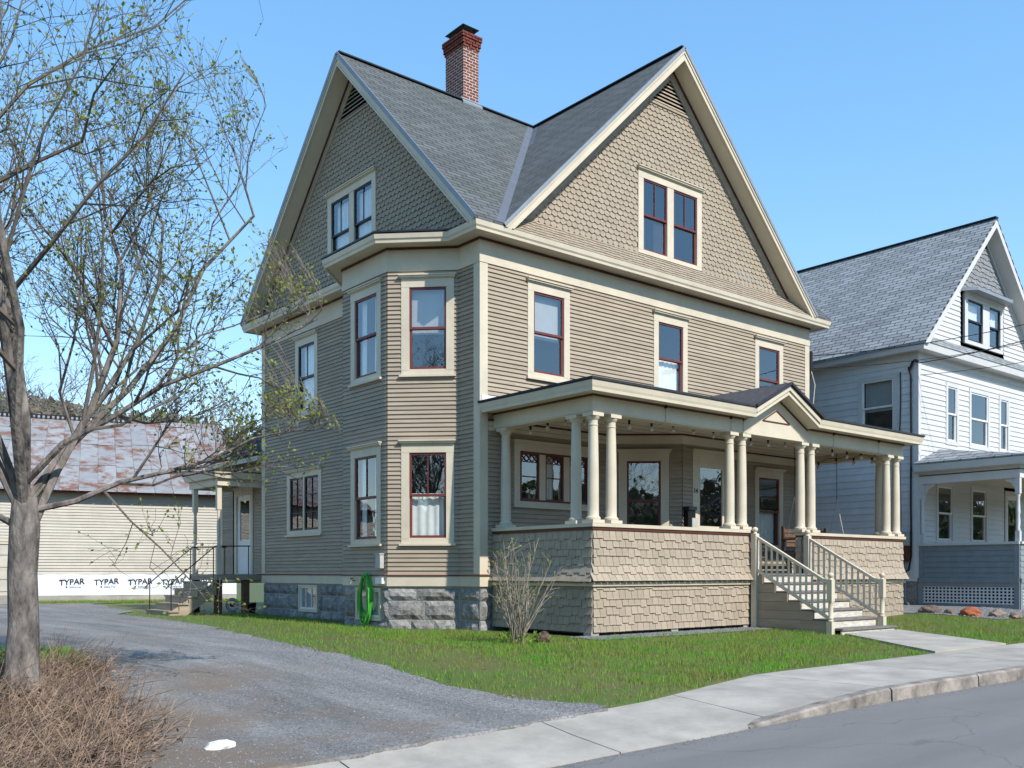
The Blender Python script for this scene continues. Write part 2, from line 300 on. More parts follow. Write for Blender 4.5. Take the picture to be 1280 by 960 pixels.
rp = nd(t, 'ShaderNodeValToRGB'); rp.color_ramp.elements[0].position = .54; rp.color_ramp.elements[1].position = .68; sp3 = nd(t, 'ShaderNodeSeparateXYZ'); L(tc.outputs['Object'], sp3.inputs[0]); mr3 = nd(t, 'ShaderNodeMapRange'); mr3.inputs[1].default_value = -5.5; mr3.inputs[2].default_value = -9.5; mr3.inputs[3].default_value = -.06; mr3.inputs[4].default_value = .2; L(sp3.outputs[0], mr3.inputs[0])
mr4 = nd(t, 'ShaderNodeMapRange'); mr4.inputs[1].default_value = -3; mr4.inputs[2].default_value = -.5; mr4.inputs[3].default_value = 1; mr4.inputs[4].default_value = 0; L(sp3.outputs[1], mr4.inputs[0])
ml3 = nd(t, 'ShaderNodeMath', operation='MULTIPLY_ADD'); L(mr3.outputs[0], ml3.inputs[0]); L(mr4.outputs[0], ml3.inputs[1]); L(n3.outputs[0], ml3.inputs[2]); L(ml3.outputs[0], rp.inputs[0])
m2 = nd(t, 'ShaderNodeMix', data_type='RGBA'); L(rp.outputs[0], m2.inputs[0]); L(mx.outputs[2], m2.inputs[6]); m2.inputs[7].default_value = (.18, .142, .11, 1); L(m2.outputs[2], b.inputs['Base Color'])
rowsy = list(np.arange(-9.25, -8.0, .06))+list(np.arange(-8, 4, .4))+list(np.arange(4, 24.5, 1.0))
drape('driveway', 'gravel', [(y, lerp_tab(DRIVE_L, y)-.6, lerp_tab(DRIVE_R, y)+.09*math.sin(y*5.1)+.06*math.sin(y*11.7)) for y in rowsy], .022, 40)
drape('planting_bed', 'mulch', [(y, -13.5, lerp_tab(DRIVE_L, y)-.05+.1*math.sin(y*3.3)) for y in np.arange(-9.0, -2.4, .15)], .032)
drape('gravel_strip', 'gravel_grey', [(y, 11.75 if y > -3.4 else 11.9, 14.7 if y > -4.4 else 17) for y in np.arange(-5.2, 10, .65)], .012)
drape('gravel_border', 'gravel_grey', [(-3.55+.25*i, -.05, 5.0) for i in range(4)], .012)
# road
mb = MB(); X = list(np.arange(-60, 80.1, 2)); YY = [-9.86, -11, -13, -15, -18.5]
mb.v = [(x, y, sx(x)-.15+.02*min(1, (-9.86-y)/2)) for y in YY for x in X]; n = len(X)
mb.f = [(j*n+i, j*n+i+1, (j+1)*n+i+1, (j+1)*n+i) for j in range(len(YY)-1) for i in range(n-1)]
o = mb.build('road', 'asphalt'); o['kind'] = 'structure'
# pavement slabs: the pavement falls to the road at the drive
def drop(x): return .142*(1-sm((x+4.9)/3.3))
def walk_z(x, y):
    yb = lerp_tab(WALK, x); k = min(1, (yb-y)/(yb+9.72)); return sx(x)+.0-(drop(x)*k)
side = bpy.data.objects.new('sidewalk', None); COL.objects.link(side); side['kind'] = 'structure'
joints = [-20, -17.5, -15.2, -12.9, -10.6, -8.4, -6.1, -3.85, -1.6, .65, 2.9, 5.15, 7.4, 9.65, 11.9, 14.2, 16.5, 19, 22, 25, 28, 32]
for a, b_ in zip(joints, joints[1:]):
    a += .008; b_ -= .008; mb = MB(); K = 4; top = []
    for i in range(K+1):
        x = a+(b_-a)*i/K
        for y in (lerp_tab(WALK, x), (lerp_tab(WALK, x)-9.72)/2, -9.72 if x > -4.2 else -9.88+.015*math.sin(x*9)): top.append((x, y, walk_z(x, y)+.004))
    nb = len(top); mb.v = top+[(x, y, z-.14) for x, y, z in top]
    for i in range(K):
        for j in range(2): mb.f.append((i*3+j, i*3+j+1, (i+1)*3+j+1, (i+1)*3+j))
        mb.f += [(i*3, (i+1)*3, nb+(i+1)*3, nb+i*3), (i*3+2, nb+i*3+2, nb+(i+1)*3+2, (i+1)*3+2)]
    mb.f += [(0, 1, nb+1, nb), (1, 2, nb+2, nb+1), (K*3, nb+K*3, nb+K*3+1, K*3+1), (K*3+1, nb+K*3+1, nb+K*3+2, K*3+2)]
    mb.build('slab', 'concrete', side)
curb = bpy.data.objects.new('curb', None); COL.objects.link(curb); curb['kind'] = 'structure'
cj = [-4.3, -1.62, .55, 2.5, 5.2, 7.9, 10.5, 13.2, 16, 19, 22, 25, 28, 32]
for a, b_ in zip(cj, cj[1:]):
    a += .012; b_ -= .012; mb = MB(); K = 6; rings = []
    for i in range(K+1):
        x = a+(b_-a)*i/K; zt = sx(x)-drop(x)*.98+.006+random.uniform(-.004, .004); y0 = -9.715; y1 = -9.87+random.uniform(-.008, .008)
        rings += [(x, y0, zt-.3), (x, y0, zt), (x, y1+.025, zt), (x, y1, zt-.02), (x, y1-.012, zt-.3)]
    mb.v = rings; mb.f = [(i*5+k, i*5+(k+1) % 5, (i+1)*5+(k+1) % 5, (i+1)*5+k) for i in range(K) for k in range(5)]+[(0, 1, 2, 3, 4), tuple(K*5+k for k in (4, 3, 2, 1, 0))]
    mb.build('curb_stone', 'granite', curb)
# ------------------------------------------------------------------ wall builders
def spans(u0, u1, z0, z1, openings):
    """pieces of [u0,u1] left free by the openings that this course crosses"""
    cuts = sorted((a, b) for a, b, c, d in openings if c < (z0+z1)/2 < d and b > u0 and a < u1); out = []; p = u0
    for a, b in cuts:
        if a > p: out.append((p, a))
        p = max(p, b)
    if p < u1: out.append((p, u1))
    return [q for q in out if q[1]-q[0] > .01]
def clap(parent, fr, u0, u1, z0, z1, e, openings=(), m='siding', name='clapboard_siding', single=False, kind='stuff', th=.032, urange=None, butt=None):
    n = max(1, round((z1-z0)/e)); e = (z1-z0)/n; mb = MB()
    for i in range(n):
        a = z0+i*e; b = a+e; ua, ub = urange(a+e/2) if urange else (u0, u1)
        for p, q in spans(ua, ub, a, b, openings):
            cutp = [p]
            if butt: # boards end on random butt joints
                x = p+random.uniform(.6, 4.2)
                while x < q-.5: cutp.append(x); x += random.uniform(2.4, 4.2)
            cutp.append(q)
            for p1, q1 in zip(cutp, cutp[1:]):
                w = MB() if single else mb; P = fr.P; q2 = q1-(.003 if q1 < q else 0)
                t = th+random.uniform(-.002, .002)
                w.add([P(p1, a, .0), P(q2, a, .0), P(q2, a, t), P(p1, a, t), P(q2, b+.004, .003), P(p1, b+.004, .003)], [(0, 1, 2, 3), (3, 2, 4, 5)])
                if single: w.build(name, m, parent)
    return None if single else mb.build(name, m, parent, kind=kind)
def shingle_poly(w, h, style, t=.018):
    """one shingle: flat top edge, shaped butt; local x along wall, z up, y = outwards negative"""
    mb = MB(); g = .004
    if style == 'scale': pts = [(g, h), (g, h*.30), (w*.28, 0), (w*.72, 0), (w-g, h*.30), (w-g, h)]
    else: pts = [(g, h), (g, 0), (w-g, 0), (w-g, h)]
    H = h; front = [(x, -(.004+(t-.004)*(1-z/H)), z) for x, z in pts]; back = [(x, 0, z) for x, z in pts]; n = len(pts)
    mb.add(front+back, [tuple(range(n))]+[(i, n+i, n+i+1, i+1) for i in range(n-1)]); return mb
def shingle_field(parent, fr, urange, z0, z1, w, e, style, openings=(), m='shingle_paint', profile=None, keep=None, name='shingle_field', stag=.035):
    """joined shingles; keep(u, row) -> True leaves that one out (it is built singly)"""
    mb = MB(); rows = int(math.ceil((z1-z0)/e)); base = {}
    for r in range(rows):
        a = z0+r*e
        if a >= z1-.01: break
        h = min(e*1.08, z1-a+.002); ua, ub = urange(a+e*.5); off = (.5*w if r % 2 else 0)+.03*math.sin(r*7)
        k0 = math.floor((ua-off)/w); k1 = math.ceil((ub-off)/w)
        for k in range(k0, k1):
            p = off+k*w; q = p+w; p = max(p, ua); q = min(q, ub)
            if q-p < .02: continue
            mid = (p+q)/2
            if any(A < mid < B and C < a+e*.5 < D for A, B, C, D in openings): continue
            if keep and keep(mid, r): continue
            dz = -(stag if (style == 'stag' and r and ((k+r) % 2 if random.random() < .4 else random.random() < .5)) else 0)+random.uniform(-.004, .004); pc = profile or (lambda z: 0.0)
            sp = shingle_poly(q-p, h-dz, style, (.028 if style == 'stag' else .024)+random.uniform(-.003, .004)); o0 = pc(a+dz); o1 = pc(a+h)
            vs = []
            for x, y, z in sp.v:
                zz = a+dz+z; f = z/(h-dz); vs.append(fr.P(p+x, zz, -y+o0*(1-f)+o1*f+(.001)))
            mb.add(vs, sp.f)
    return mb.build(name, m, parent, kind='stuff')
def curtain(fr, u0, u1, z0, z1, parent, out=-.13, amp=.018, freq=38, m='curtain'):
    n = max(8, int((u1-u0)*40)); mb = MB()
    for i in range(n+1):
        u = u0+(u1-u0)*i/n; o = out+amp*math.sin(freq*u+2*math.sin(3*u)); mb.v += [fr.P(u, z0, o*1.0), fr.P(u, z1, out+.4*(o-out))]
    mb.f = [(2*i, 2*i+2, 2*i+3, 2*i+1) for i in range(n)]; return mb.build('curtain', m, parent, smooth=True)
def pane(fr, u0, u1, z0, z1, out, parent):
    mb = MB(); mb.raw = True; q = [fr.P(u0, z0, out), fr.P(u1, z0, out), fr.P(u1, z1, out), fr.P(u0, z1, out)]
    if (q[1]-q[0]).cross(q[2]-q[0]).dot(fr.n) < 0: q = q[::-1]
    mb.add(q, [(0, 1, 2, 3)]); return mb.build('pane', 'glass', parent)
def sash(fr, u0, u1, z0, z1, parent, m, w=.05, out=0., vm=0, hm=0, diamond=False):
    mb = MB(); B = lambda a, b, c, d: mb.fbox(fr, a, b, c, d, out-.03, out+.012)
    B(u0, u0+w, z0, z1); B(u1-w, u1, z0, z1); B(u0+w, u1-w, z0, z0+w*1.1); B(u0+w, u1-w, z1-w, z1)
    s = mb.build('sash', m, parent)
    pane(fr, u0+w*.8, u1-w*.8, z0+w*.8, z1-w*.8, out-.012, parent)
    mm = MB()
    for i in range(vm): u = u0+(u1-u0)*(i+1)/(vm+1); mm.fbox(fr, u-.011, u+.011, z0+w, z1-w, out-.008, out+.006)
    for i in range(hm): z = z0+(z1-z0)*(i+1)/(hm+1); mm.fbox(fr, u0+w, u1-w, z-.011, z+.011, out-.008, out+.005)
    if diamond:
        n = 3; du = (u1-u0-2*w)/n; zt = z1-w; zb = zt-du*1.0
        for i in range(n):
            a = u0+w+i*du; mm.bar(fr.P(a, zb, out+.002), fr.P(a+du, zt, out+.002), .008, .016); mm.bar(fr.P(a, zt, out+.003), fr.P(a+du, zb, out+.003), .008, .016)
        mm.bar(fr.P(u0+w, zb, out+.004), fr.P(u1-w, zb, out+.004), .008, .016)
    if mm.v: mm.build('muntin', m, parent)
    return s
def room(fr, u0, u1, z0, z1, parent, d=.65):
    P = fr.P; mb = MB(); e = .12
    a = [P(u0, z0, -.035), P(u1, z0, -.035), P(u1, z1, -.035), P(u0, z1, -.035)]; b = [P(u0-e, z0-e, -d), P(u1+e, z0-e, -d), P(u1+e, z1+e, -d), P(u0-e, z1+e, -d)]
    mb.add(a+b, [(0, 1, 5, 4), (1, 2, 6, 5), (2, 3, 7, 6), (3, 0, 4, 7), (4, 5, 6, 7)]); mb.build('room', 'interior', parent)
def casing(fr, u0, u1, z0, z1, parent, name='window', case=.17, head=.18, m='trim', cap=True, sill=True, proud=.035, mull=(), bottom=.10):
    mb = MB(); B = lambda a, b, c, d, o=proud: mb.fbox(fr, a, b, c, d, -.035, o)
    B(u0-case, u0, z0-.02, z1); B(u1, u1+case, z0-.02, z1); B(u0-case, u1+case, z1, z1+head, proud+.003)
    if bottom: B(u0-case, u1+case, z0-.02-bottom, z0-.02, proud-.003)
    B(u0, u1, z0-.02, z0, proud-.01)
    for a, b in mull: B(a, b, z0, z1, proud-.008)
    w = mb.build(name, m, parent)
    if cap:
        c = MB(); e = .05; c.fbox(fr, u0-case-e, u1+case+e, z1+head+.055, z1+head+.08, 0, proud+.085); c.fbox(fr, u0-case-e+.02, u1+case+e-.02, z1+head+.02, z1+head+.055, 0, proud+.06); c.fbox(fr, u0-case-.015, u1+case+.015, z1+head, z1+head+.02, 0, proud+.025); c.build('head_cap', m, w)
    if sill:
        c = MB(); c.fbox(fr, u0-case-.04, u1+case+.04, z0-.02-bottom-.045, z0-.02-bottom, 0, proud+.05); c.build('sill', m, w)
    return w
def dh(parent, fr, u0, u1, z0, z1, m='sash_red', vm=1, cur='low', case=.17, label=None, mt='trim', rail=.5, **k):
    """double-hung window"""
    w = casing(fr, u0, u1, z0, z1, parent, case=case, m=mt, **k); zm = z0+(z1-z0)*rail
    sash(fr, u0, u1, zm-.02, z1, w, m, .045, 0, vm); sash(fr, u0, u1, z0, zm+.025, w, m, .05, -.032)
    room(fr, u0, u1, z0, z1, w)
    if cur == 'low': curtain(fr, u0+.03, u1-.03, z0+.03, zm+.05, w)
    if cur == 'shade': curtain(fr, u0+.03, u1-.03, zm-.1, z1-.02, w, amp=.001, m='blind')
    if cur == 'full': curtain(fr, u0+.02, u1-.02, z0+.03, z1-.02, w, amp=.03, freq=24)
    if cur == 'sides':
        curtain(fr, u0+.02, u0+.28, z0+.03, z1-.02, w, amp=.03); curtain(fr, u1-.28, u1-.02, z0+.03, z1-.02, w, amp=.03)
    return w

# ------------------------------------------------------------------ the tan house
H = thing('house', 'tall tan clapboard house with two steep shingled gables and a columned front porch', 'house')
FRONT = Fr((0, 0), (1, 0), (0, -1)); LEFT = Fr((0, 0), (0, 1), (-1, 0)); AB = Fr((-1.08, 0), (0, 1), (-1, 0)); r2 = math.sqrt(.5)
BC = Fr((0, .72), (-r2, r2), (-r2, -r2)); AD = Fr((-1.08, 3.65), (r2, r2), (-r2, r2)); RIGHT = Fr((11.65, 0), (0, 1), (1, 0)); BACK = Fr((0, 10.1), (1, 0), (0, 1))
lenBC = 1.08/r2
F2 = Fr((3.63, 0), (1.29, -1.15), (-1.15, -1.29)); F3 = Fr((4.92, -1.15), (1, 0), (0, -1)); F4 = Fr((6.7, -1.15), (1.25, 1.15), (1.15, -1.25)); l2 = math.hypot(1.29, 1.15); l4 = math.hypot(1.25, 1.15)
E1 = .092; ZB, ZT = 1.19, 7.62
g = .12  # opening padding hidden behind the casings
def op(u0, u1, z0, z1): return (u0-g, u1+g, z0-.1, z1+.12)
# walls
clap(H, FRONT, .18, 11.47, 4.72, ZT, E1, [op(1.43, 2.31, 5.53, 7.26), op(5.39, 6.28, 5.53, 7.26), op(9.35, 10.26, 5.53, 7.26)], butt=True)
clap(H, FRONT, .18, 3.63, ZB, 4.715, E1, [op(1.07, 3.02, 2.78, 3.79)], butt=True); clap(H, FRONT, 7.95, 11.47, ZB, 4.715, E1, [op(9.35, 10.26, 1.97, 3.77)])
clap(H, F2, 0, l2, ZB, 4.2, E1, [op(.56, 1.33, 1.97, 3.78)]); clap(H, F3, 0, 1.78, ZB, 4.2, E1, [(.45, 1.6, 1.0, 3.9)]); clap(H, F4, 0, l4, ZB, 4.2, E1)
clap(H, LEFT, .18, .72, ZB, ZT, E1); clap(H, LEFT, 4.73, 9.92, ZB, ZT, E1, [op(7.01, 7.9, 5.53, 7.26), op(6.8, 8.39, 2.36, 3.77)], butt=True)
clap(H, BC, .0, lenBC, ZB, ZT, E1, [op(.27, 1.06, 5.53, 7.26), op(.27, 1.06, 1.97, 3.77)]); clap(H, AB, 1.80, 3.65, ZB, ZT, E1, [op(2.2, 3.12, 5.53, 7.26), op(2.2, 3.12, 1.97, 3.77)])
clap(H, AD, 0, lenBC, ZB, ZT, E1); clap(H, RIGHT, .18, 9.92, ZB, ZT, E1); clap(H, BACK, .18, 11.47, ZB, ZT, E1)
OUT = [(0, 10.1), (0, 4.73), (-1.08, 3.65), (-1.08, 1.80), (0, .72), (0, 0), (11.65, 0), (11.65, 10.1)]
RING = lambda a, b, o, i=-.02: [(i, a), (o, a), (o, b), (i, b)]
MB().sweep(OUT, RING(7.76, 8.10, .03), True).build('frieze_board', 'trim', H)
MB().sweep(OUT, RING(7.60, 7.76, .042), True).build('frieze_band', 'trim', H)
MB().sweep(OUT, RING(8.055, 8.10, .055), True).build('brown_moulding', 'brown_line', H)
MB().sweep(OUT, [(-.02, 8.104), (.36, 8.104), (.36, 8.085), (.385, 8.075), (.41, 8.085), (.415, 8.135), (.44, 8.17), (.455, 8.265), (.40, 8.28), (-.02, 8.28)], True).build('cornice', 'trim', H)
MB().sweep(OUT, RING(.95, 1.165, .028), True).build('skirt_board', 'trim', H)
MB().sweep(OUT, [(-.02, 1.165), (.05, 1.165), (.05, 1.182), (.02, 1.20), (-.02, 1.20)], True).build('water_table', 'brown_line', H)
mb = MB()
for (x, y, ax, ay) in ((0, 0, 1, 1), (11.65, 0, -1, 1), (0, 10.1, 1, -1), (11.65, 10.1, -1, -1)):
    c = MB(); t = .03; w = .18
    pl = [(x-ax*t, y-ay*t), (x+ax*w, y-ay*t), (x+ax*w, y), (x, y), (x, y+ay*w), (x-ax*t, y+ay*w)]
    c.prism([(a, b, 1.2) for a, b in pl], (0, 0, 6.4)); c.build('corner_board', 'trim', H)
# windows, upper floor then lower
for u0, u1, cur in ((1.43, 2.31, 'shade'), (5.39, 6.28, 'low'), (9.35, 10.26, 'none')): dh(H, FRONT, u0, u1, 5.53, 7.26, vm=0 if u0 < 5 else 0, cur=cur)
dh(H, FRONT, 9.35, 10.26, 1.97, 3.77, vm=0, cur='low')
dh(H, LEFT, 7.01, 7.9, 5.53, 7.26, 'sash_dark', 1, 'full'); dh(H, AB, 2.2, 3.12, 5.53, 7.26, 'sash_red', 0, 'sides'); dh(H, AB, 2.2, 3.12, 1.97, 3.77, 'sash_red', 1, 'sides')
dh(H, BC, .27, 1.06, 5.53, 7.26, 'sash_red', 0, 'shade'); dh(H, BC, .27, 1.06, 1.97, 3.77, 'sash_red', 1, 'low')
dh(H, F2, .48, 1.25, 1.97, 3.78, 'sash_red', 0, 'none', case=.19)
w = casing(FRONT, 1.07, 3.02, 2.78, 3.79, H, mull=((1.6, 1.77), (2.31, 2.48)), case=.18, head=.17)
for a, b_ in ((1.07, 1.6), (1.77, 2.31), (2.48, 3.02)): sash(FRONT, a, b_, 2.78, 3.79, w, 'sash_red', .04, 0, 0, 1, diamond=True)
ro = MB(); [ro.fbox(FRONT, a, b_, c, d_, .0, .040) for a, b_, c, d_ in ((1.05, 3.04, 3.775, 3.815), (1.05, 3.04, 2.755, 2.795), (1.045, 1.085, 2.757, 3.813), (3.005, 3.045, 2.757, 3.813))]; ro.build('outer_sash', 'sash_red', w); room(FRONT, 1.07, 3.02, 2.78, 3.79, w); curtain(FRONT, 1.95, 2.12, 2.8, 3.77, w); curtain(FRONT, 2.75, 2.98, 2.8, 3.77, w)
w = casing(LEFT, 6.8, 8.39, 2.36, 3.77, H, mull=((7.57, 7.65),), case=.17, head=.14)
for a, b_ in ((6.8, 7.57), (7.65, 8.39)): sash(LEFT, a, b_, 2.36, 3.77, w, 'sash_dark', .05, 0, 1, 2)
room(LEFT, 6.8, 8.39, 2.36, 3.77, w)
# front door on the porch bay with a storm door
d = casing(F3, .53, 1.53, 1.24, 3.80, H, 'front_door', .18, .2, sill=False, bottom=0); room(F3, .53, 1.53, 1.24, 3.80, d)
mb = MB()
for a, b_, c, e in ((.53, .62, 1.24, 3.80), (1.44, 1.53, 1.24, 3.80), (.62, 1.44, 1.24, 1.44), (.62, 1.44, 2.22, 2.32), (.62, 1.44, 3.68, 3.80)): mb.fbox(F3, a, b_, c, e, -.02, .015)
mb.build('storm_door_frame', 'trim', d); pane(F3, .60, 1.46, 1.42, 3.70, -.005, d)
MB().fbox(F3, .64, .665, 2.4, 2.55, .015, .05).build('handle', 'metal_dark', d)
def textmesh(s, size, name, m, parent, mtx, ext=.002, bold=0, shear=0):
    c = bpy.data.curves.new(name, 'FONT'); c.body = s; c.size = size; c.extrude = ext; c.offset = bold; c.shear = shear; c.align_x = 'CENTER'; c.align_y = 'CENTER'
    o = bpy.data.objects.new(name, c); COL.objects.link(o); bpy.context.view_layer.update(); me = bpy.data.meshes.new_from_object(o); bpy.data.objects.remove(o)
    me.materials.append(MT[m]) if not me.materials else None; me.materials[0] = MT[m]
    q = link(name, me, parent); q.matrix_local = mtx; return q
def wallmtx(fr, u, z, out):
    p = fr.P(u, z, out); x = fr.u if fr.u.cross(Vector((0, 0, 1))).dot(fr.n) > 0 else -fr.u
    return Matrix(((x.x, 0, fr.n.x, p.x), (x.y, 0, fr.n.y, p.y), (0, 1, 0, p.z), (0, 0, 0, 1)))
textmesh('14', .15, 'house_number', 'print', d, wallmtx(F3, .445, 3.12, .04), bold=.004)
# gables
def gable(fr, uc, half, wins, vent_lo, zbase=8.5):
    top = 13.74; s = (top-8.25)/half; G = {}
    def strip(v0, v1, o0, o1, name, m, zb=8.26):
        for sg in (-1, 1):
            pts = [(uc+sg*(half-v0/s-(zb-8.25)/s), zb), (uc, top-v0), (uc, top-v1), (uc+sg*(half-v1/s-(zb-8.25)/s), zb)]
            MB().prism([fr.P(u, z, o0) for u, z in pts], fr.n*(o1-o0)).build(name, m, H)
    strip(.0, .075, .39, .475, 'rake_crown', 'trim'); strip(.078, .20, .40, .452, 'rake_fascia', 'trim'); strip(.20, .245, .40, .475, 'rake_bead', 'trim')
    strip(.20, .225, .0, .398, 'rake_soffit', 'ceiling_paint'); strip(.228, .29, .0, .06, 'brown_moulding', 'brown_line', zbase-.06); strip(.29, .55, .0, .032, 'rake_frieze', 'shingle_paint', zbase-.06)
    ur = lambda z: (uc-(half-.5/s-(z-8.25)/s), uc+(half-.5/s-(z-8.25)/s))
    shingle_field(H, fr, ur, zbase, vent_lo, .175, .125, 'scale', [op(*w_) for w_ in wins])
    # backing behind the shingles, with the louvre opening left dark
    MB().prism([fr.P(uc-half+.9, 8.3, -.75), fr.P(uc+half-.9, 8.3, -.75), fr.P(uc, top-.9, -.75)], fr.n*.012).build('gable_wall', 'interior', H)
    v = MB().fbox(fr, uc-(top-.5-vent_lo)/s, uc+(top-.5-vent_lo)/s, vent_lo-.05, vent_lo, 0, .045).build('gable_vent', 'shingle_paint', H)
    n = 7
    for i in range(n):
        z = vent_lo+.03+i*(top-.6-vent_lo)/n; hw = (top-.52-z)/s
        if hw > .08:
            P = fr.P; MB().hexa([P(uc-hw, z, .03), P(uc+hw, z, .03), P(uc+hw, z+.012, .03), P(uc-hw, z+.012, .03), P(uc-hw+.02, z+.05, -.005), P(uc+hw-.02, z+.05, -.005), P(uc+hw-.02, z+.062, -.005), P(uc-hw+.02, z+.062, -.005)]).build('slat', 'shingle_paint', v)
gable(FRONT, 5.82, 5.56, [(4.86, 6.81, 8.88, 10.58)], 12.5, 8.76); gable(LEFT, 5.05, 5.49, [(4.17, 6.12, 8.88, 10.55)], 12.45, 8.42)
for fr, a, b_, c, dd, m, cur in ((FRONT, 4.86, 5.71, 5.94, 6.81, 'sash_red', 'none'), (LEFT, 4.17, 5.01, 5.24, 6.12, 'sash_dark', 'full')):
    w = casing(fr, a, dd, 8.88, 10.57, H, mull=((b_, c),), case=.18, head=.17, sill=False, bottom=.08)
    for p, q in ((a, b_), (c, dd)):
        sash(fr, p, q, 9.70, 10.57, w, m, .04, 0, 1); sash(fr, p, q, 8.88, 9.74, w, m, .045, -.032)
    room(fr, a, dd, 8.88, 10.57, w)
    if cur == 'full': curtain(fr, a+.02, b_-.02, 8.9, 10.5, w, amp=.02); curtain(fr, c+.02, dd-.02, 8.9, 10.5, w, amp=.02)
# shingled pent strip over the front cornice, thin dark one over the left cornice
pf = lambda z: .41*max(0, 1-(z-8.285)/.49)
shingle_field(H, FRONT, lambda z: (.36+(z-8.25), 11.28-(z-8.25)), 8.285, 8.775, .14, .085, 'stag', profile=pf, stag=.012, name='pent_shingles')
MB().prism([(-.43, .0, 8.283), (-.43, 10.3, 8.283), (0, 10.1, 8.42), (0, .0, 8.42)], (0, 0, .012)).build('pent_roof', 'roof_edge', H)
# roof slopes
def slab(pts, name, m, th=.05): return MB().prism(pts, (0, 0, th)).build(name, m, H)
zr, ze, e = 13.76, 8.27, .455
slab([(-e-.02, -e, ze), (.26, -e, ze), (5.82, 5.05, zr), (-e-.02, 5.05, zr)], 'roof', 'roof_x'); slab([(11.38, -e, ze), (11.65+e, -e, ze), (11.65+e, 5.05, zr), (5.82, 5.05, zr)], 'roof', 'roof_x')
slab([(-e-.02, 5.05, zr), (11.65+e, 5.05, zr), (11.65+e, 10.1+e, ze), (-e-.02, 10.1+e, ze)], 'roof', 'roof_x')
slab([(.26, -e-.02, ze), (5.82, -e-.02, zr), (5.82, 5.05, zr)], 'roof', 'roof_y'); slab([(11.38, -e-.02, ze), (5.82, -e-.02, zr), (5.82, 5.05, zr)], 'roof', 'roof_y')
for x0, sg in ((.26, 1), (11.38, -1)):
    a = Vector((x0, -e, ze+.062)); b_ = Vector((5.82, 5.05, zr+.062)); w1 = Vector((-.17*sg, 0, 0)); w2 = Vector((0, -.17, 0))
    m = MB(); m.add([a+w1*1.2, a+Vector((.05*sg, 0, .0)), b_, b_+w1*1.2, ], [(0, 1, 2, 3)]); m.add([a+Vector((.05*sg, 0, 0)), a+Vector((.24*sg, 0, .19)), b_+Vector((.0, -.2, 0)), b_], [(0, 1, 2, 3)])
    for i, v_ in enumerate(m.v): m.v[i] = (v_[0], v_[1], v_[2])
    m.build('valley_flashing', 'valley', H)
MB().bar((-e, 5.05, zr+.065), (11.65+e, 5.05, zr+.065), .16, .03).build('ridge_cap', 'roof_edge', H); MB().bar((5.82, -e, zr+.064), (5.82, 5.05, zr+.064), .16, .03).build('ridge_cap', 'roof_edge', H)
# drip edge along the left gable rakes
for sg in (-1, 1): MB().bar((-e-.025, 5.05+sg*5.5, ze+.02), (-e-.025, 5.05, zr+.03), .02, .10).build('drip_edge', 'flashing', H)
for sg in (-1, 1): MB().bar((5.82+sg*5.56, -e-.03, ze+.02), (5.82, -e-.03, zr+.03), .02, .07).build('drip_edge', 'flashing', H)
# flat bay roof
bay = [(0.1, 5.30), (-.45, 5.17), (-1.54, 4.05-.21), (-1.54, 1.61), (-.45, .53), (.1, .4)]
bay = [(-.40, 5.06), (-1.55, 3.85), (-1.55, 1.60), (-.40, .45), (0, .45), (0, 5.06)]
MB().prism([(x, y, 8.285) for x, y in bay], (0, 0, .035)).build('bay_roof', 'metal_dark', H)
# chimney
CH = MB().box((3.327, 5.027, 12.6), (3.833, 5.833, 15.55)).build('chimney', 'brick_mortar', H)
bk = MB(); cz = 13.3; row = 0
while cz < 15.6:
    cor = .0 if cz < 15.27 else (.025 if cz < 15.36 else (.05 if cz < 15.45 else .075)); x0, x1, y0, y1 = 3.33-cor, 3.83+cor, 5.03-cor, 5.83+cor
    def course(a, b_, bw, offs, put):
        p = a-offs*bw
        while p < b_-.005:
            q = min(p+bw-.022, b_); s_ = max(p, a)
            if q-s_ > .02: put(s_, q)
            p += bw
    jt = lambda: random.uniform(-.003, .003)
    course(x0, x1, .21, .5*(row % 2), lambda s_, q: bk.box((s_, y0+jt()-.006, cz), (q, y0+.06, cz+.054)))
    course(x0, x1, .21, .5*(row % 2), lambda s_, q: bk.box((s_, y1-.06, cz), (q, y1+jt()+.006, cz+.054)))
    course(y0, y1, .21, .5*((row+1) % 2), lambda s_, q: bk.box((x0+jt()-.006, s_, cz), (x0+.06, q, cz+.054)))
    course(y0, y1, .21, .5*((row+1) % 2), lambda s_, q: bk.box((x1-.06, s_, cz), (x1+jt()+.006, q, cz+.054)))
    cz += .0765; row += 1
bk.build('bricks', 'brick', CH, kind='stuff')
cp = MB(); zc = 15.86; cx_, cy_ = 3.58, 5.43
cp.add([(cx_-.28, cy_-.42, zc), (cx_+.28, cy_-.42, zc), (cx_+.28, cy_+.42, zc), (cx_-.28, cy_+.42, zc), (cx_, cy_-.1, zc+.14), (cx_, cy_+.1, zc+.14)], [(0, 1, 4), (1, 2, 5, 4), (2, 3, 5), (3, 0, 4, 5), (0, 3, 2, 1)])
for a in (-.18, .18):
    for b_ in (-.3, .3): cp.box((cx_+a-.012, cy_+b_-.012, 15.54), (cx_+a+.012, cy_+b_+.012, zc+.01))
cp.build('chimney_cap', 'metal_dark', CH); MB().prism([(3.25, 4.93, 13.70), (3.9, 4.93, 13.70), (3.9, 5.04, 13.86), (3.25, 5.04, 13.86)], (0, -.01, .05)).build('flashing', 'flashing', CH)
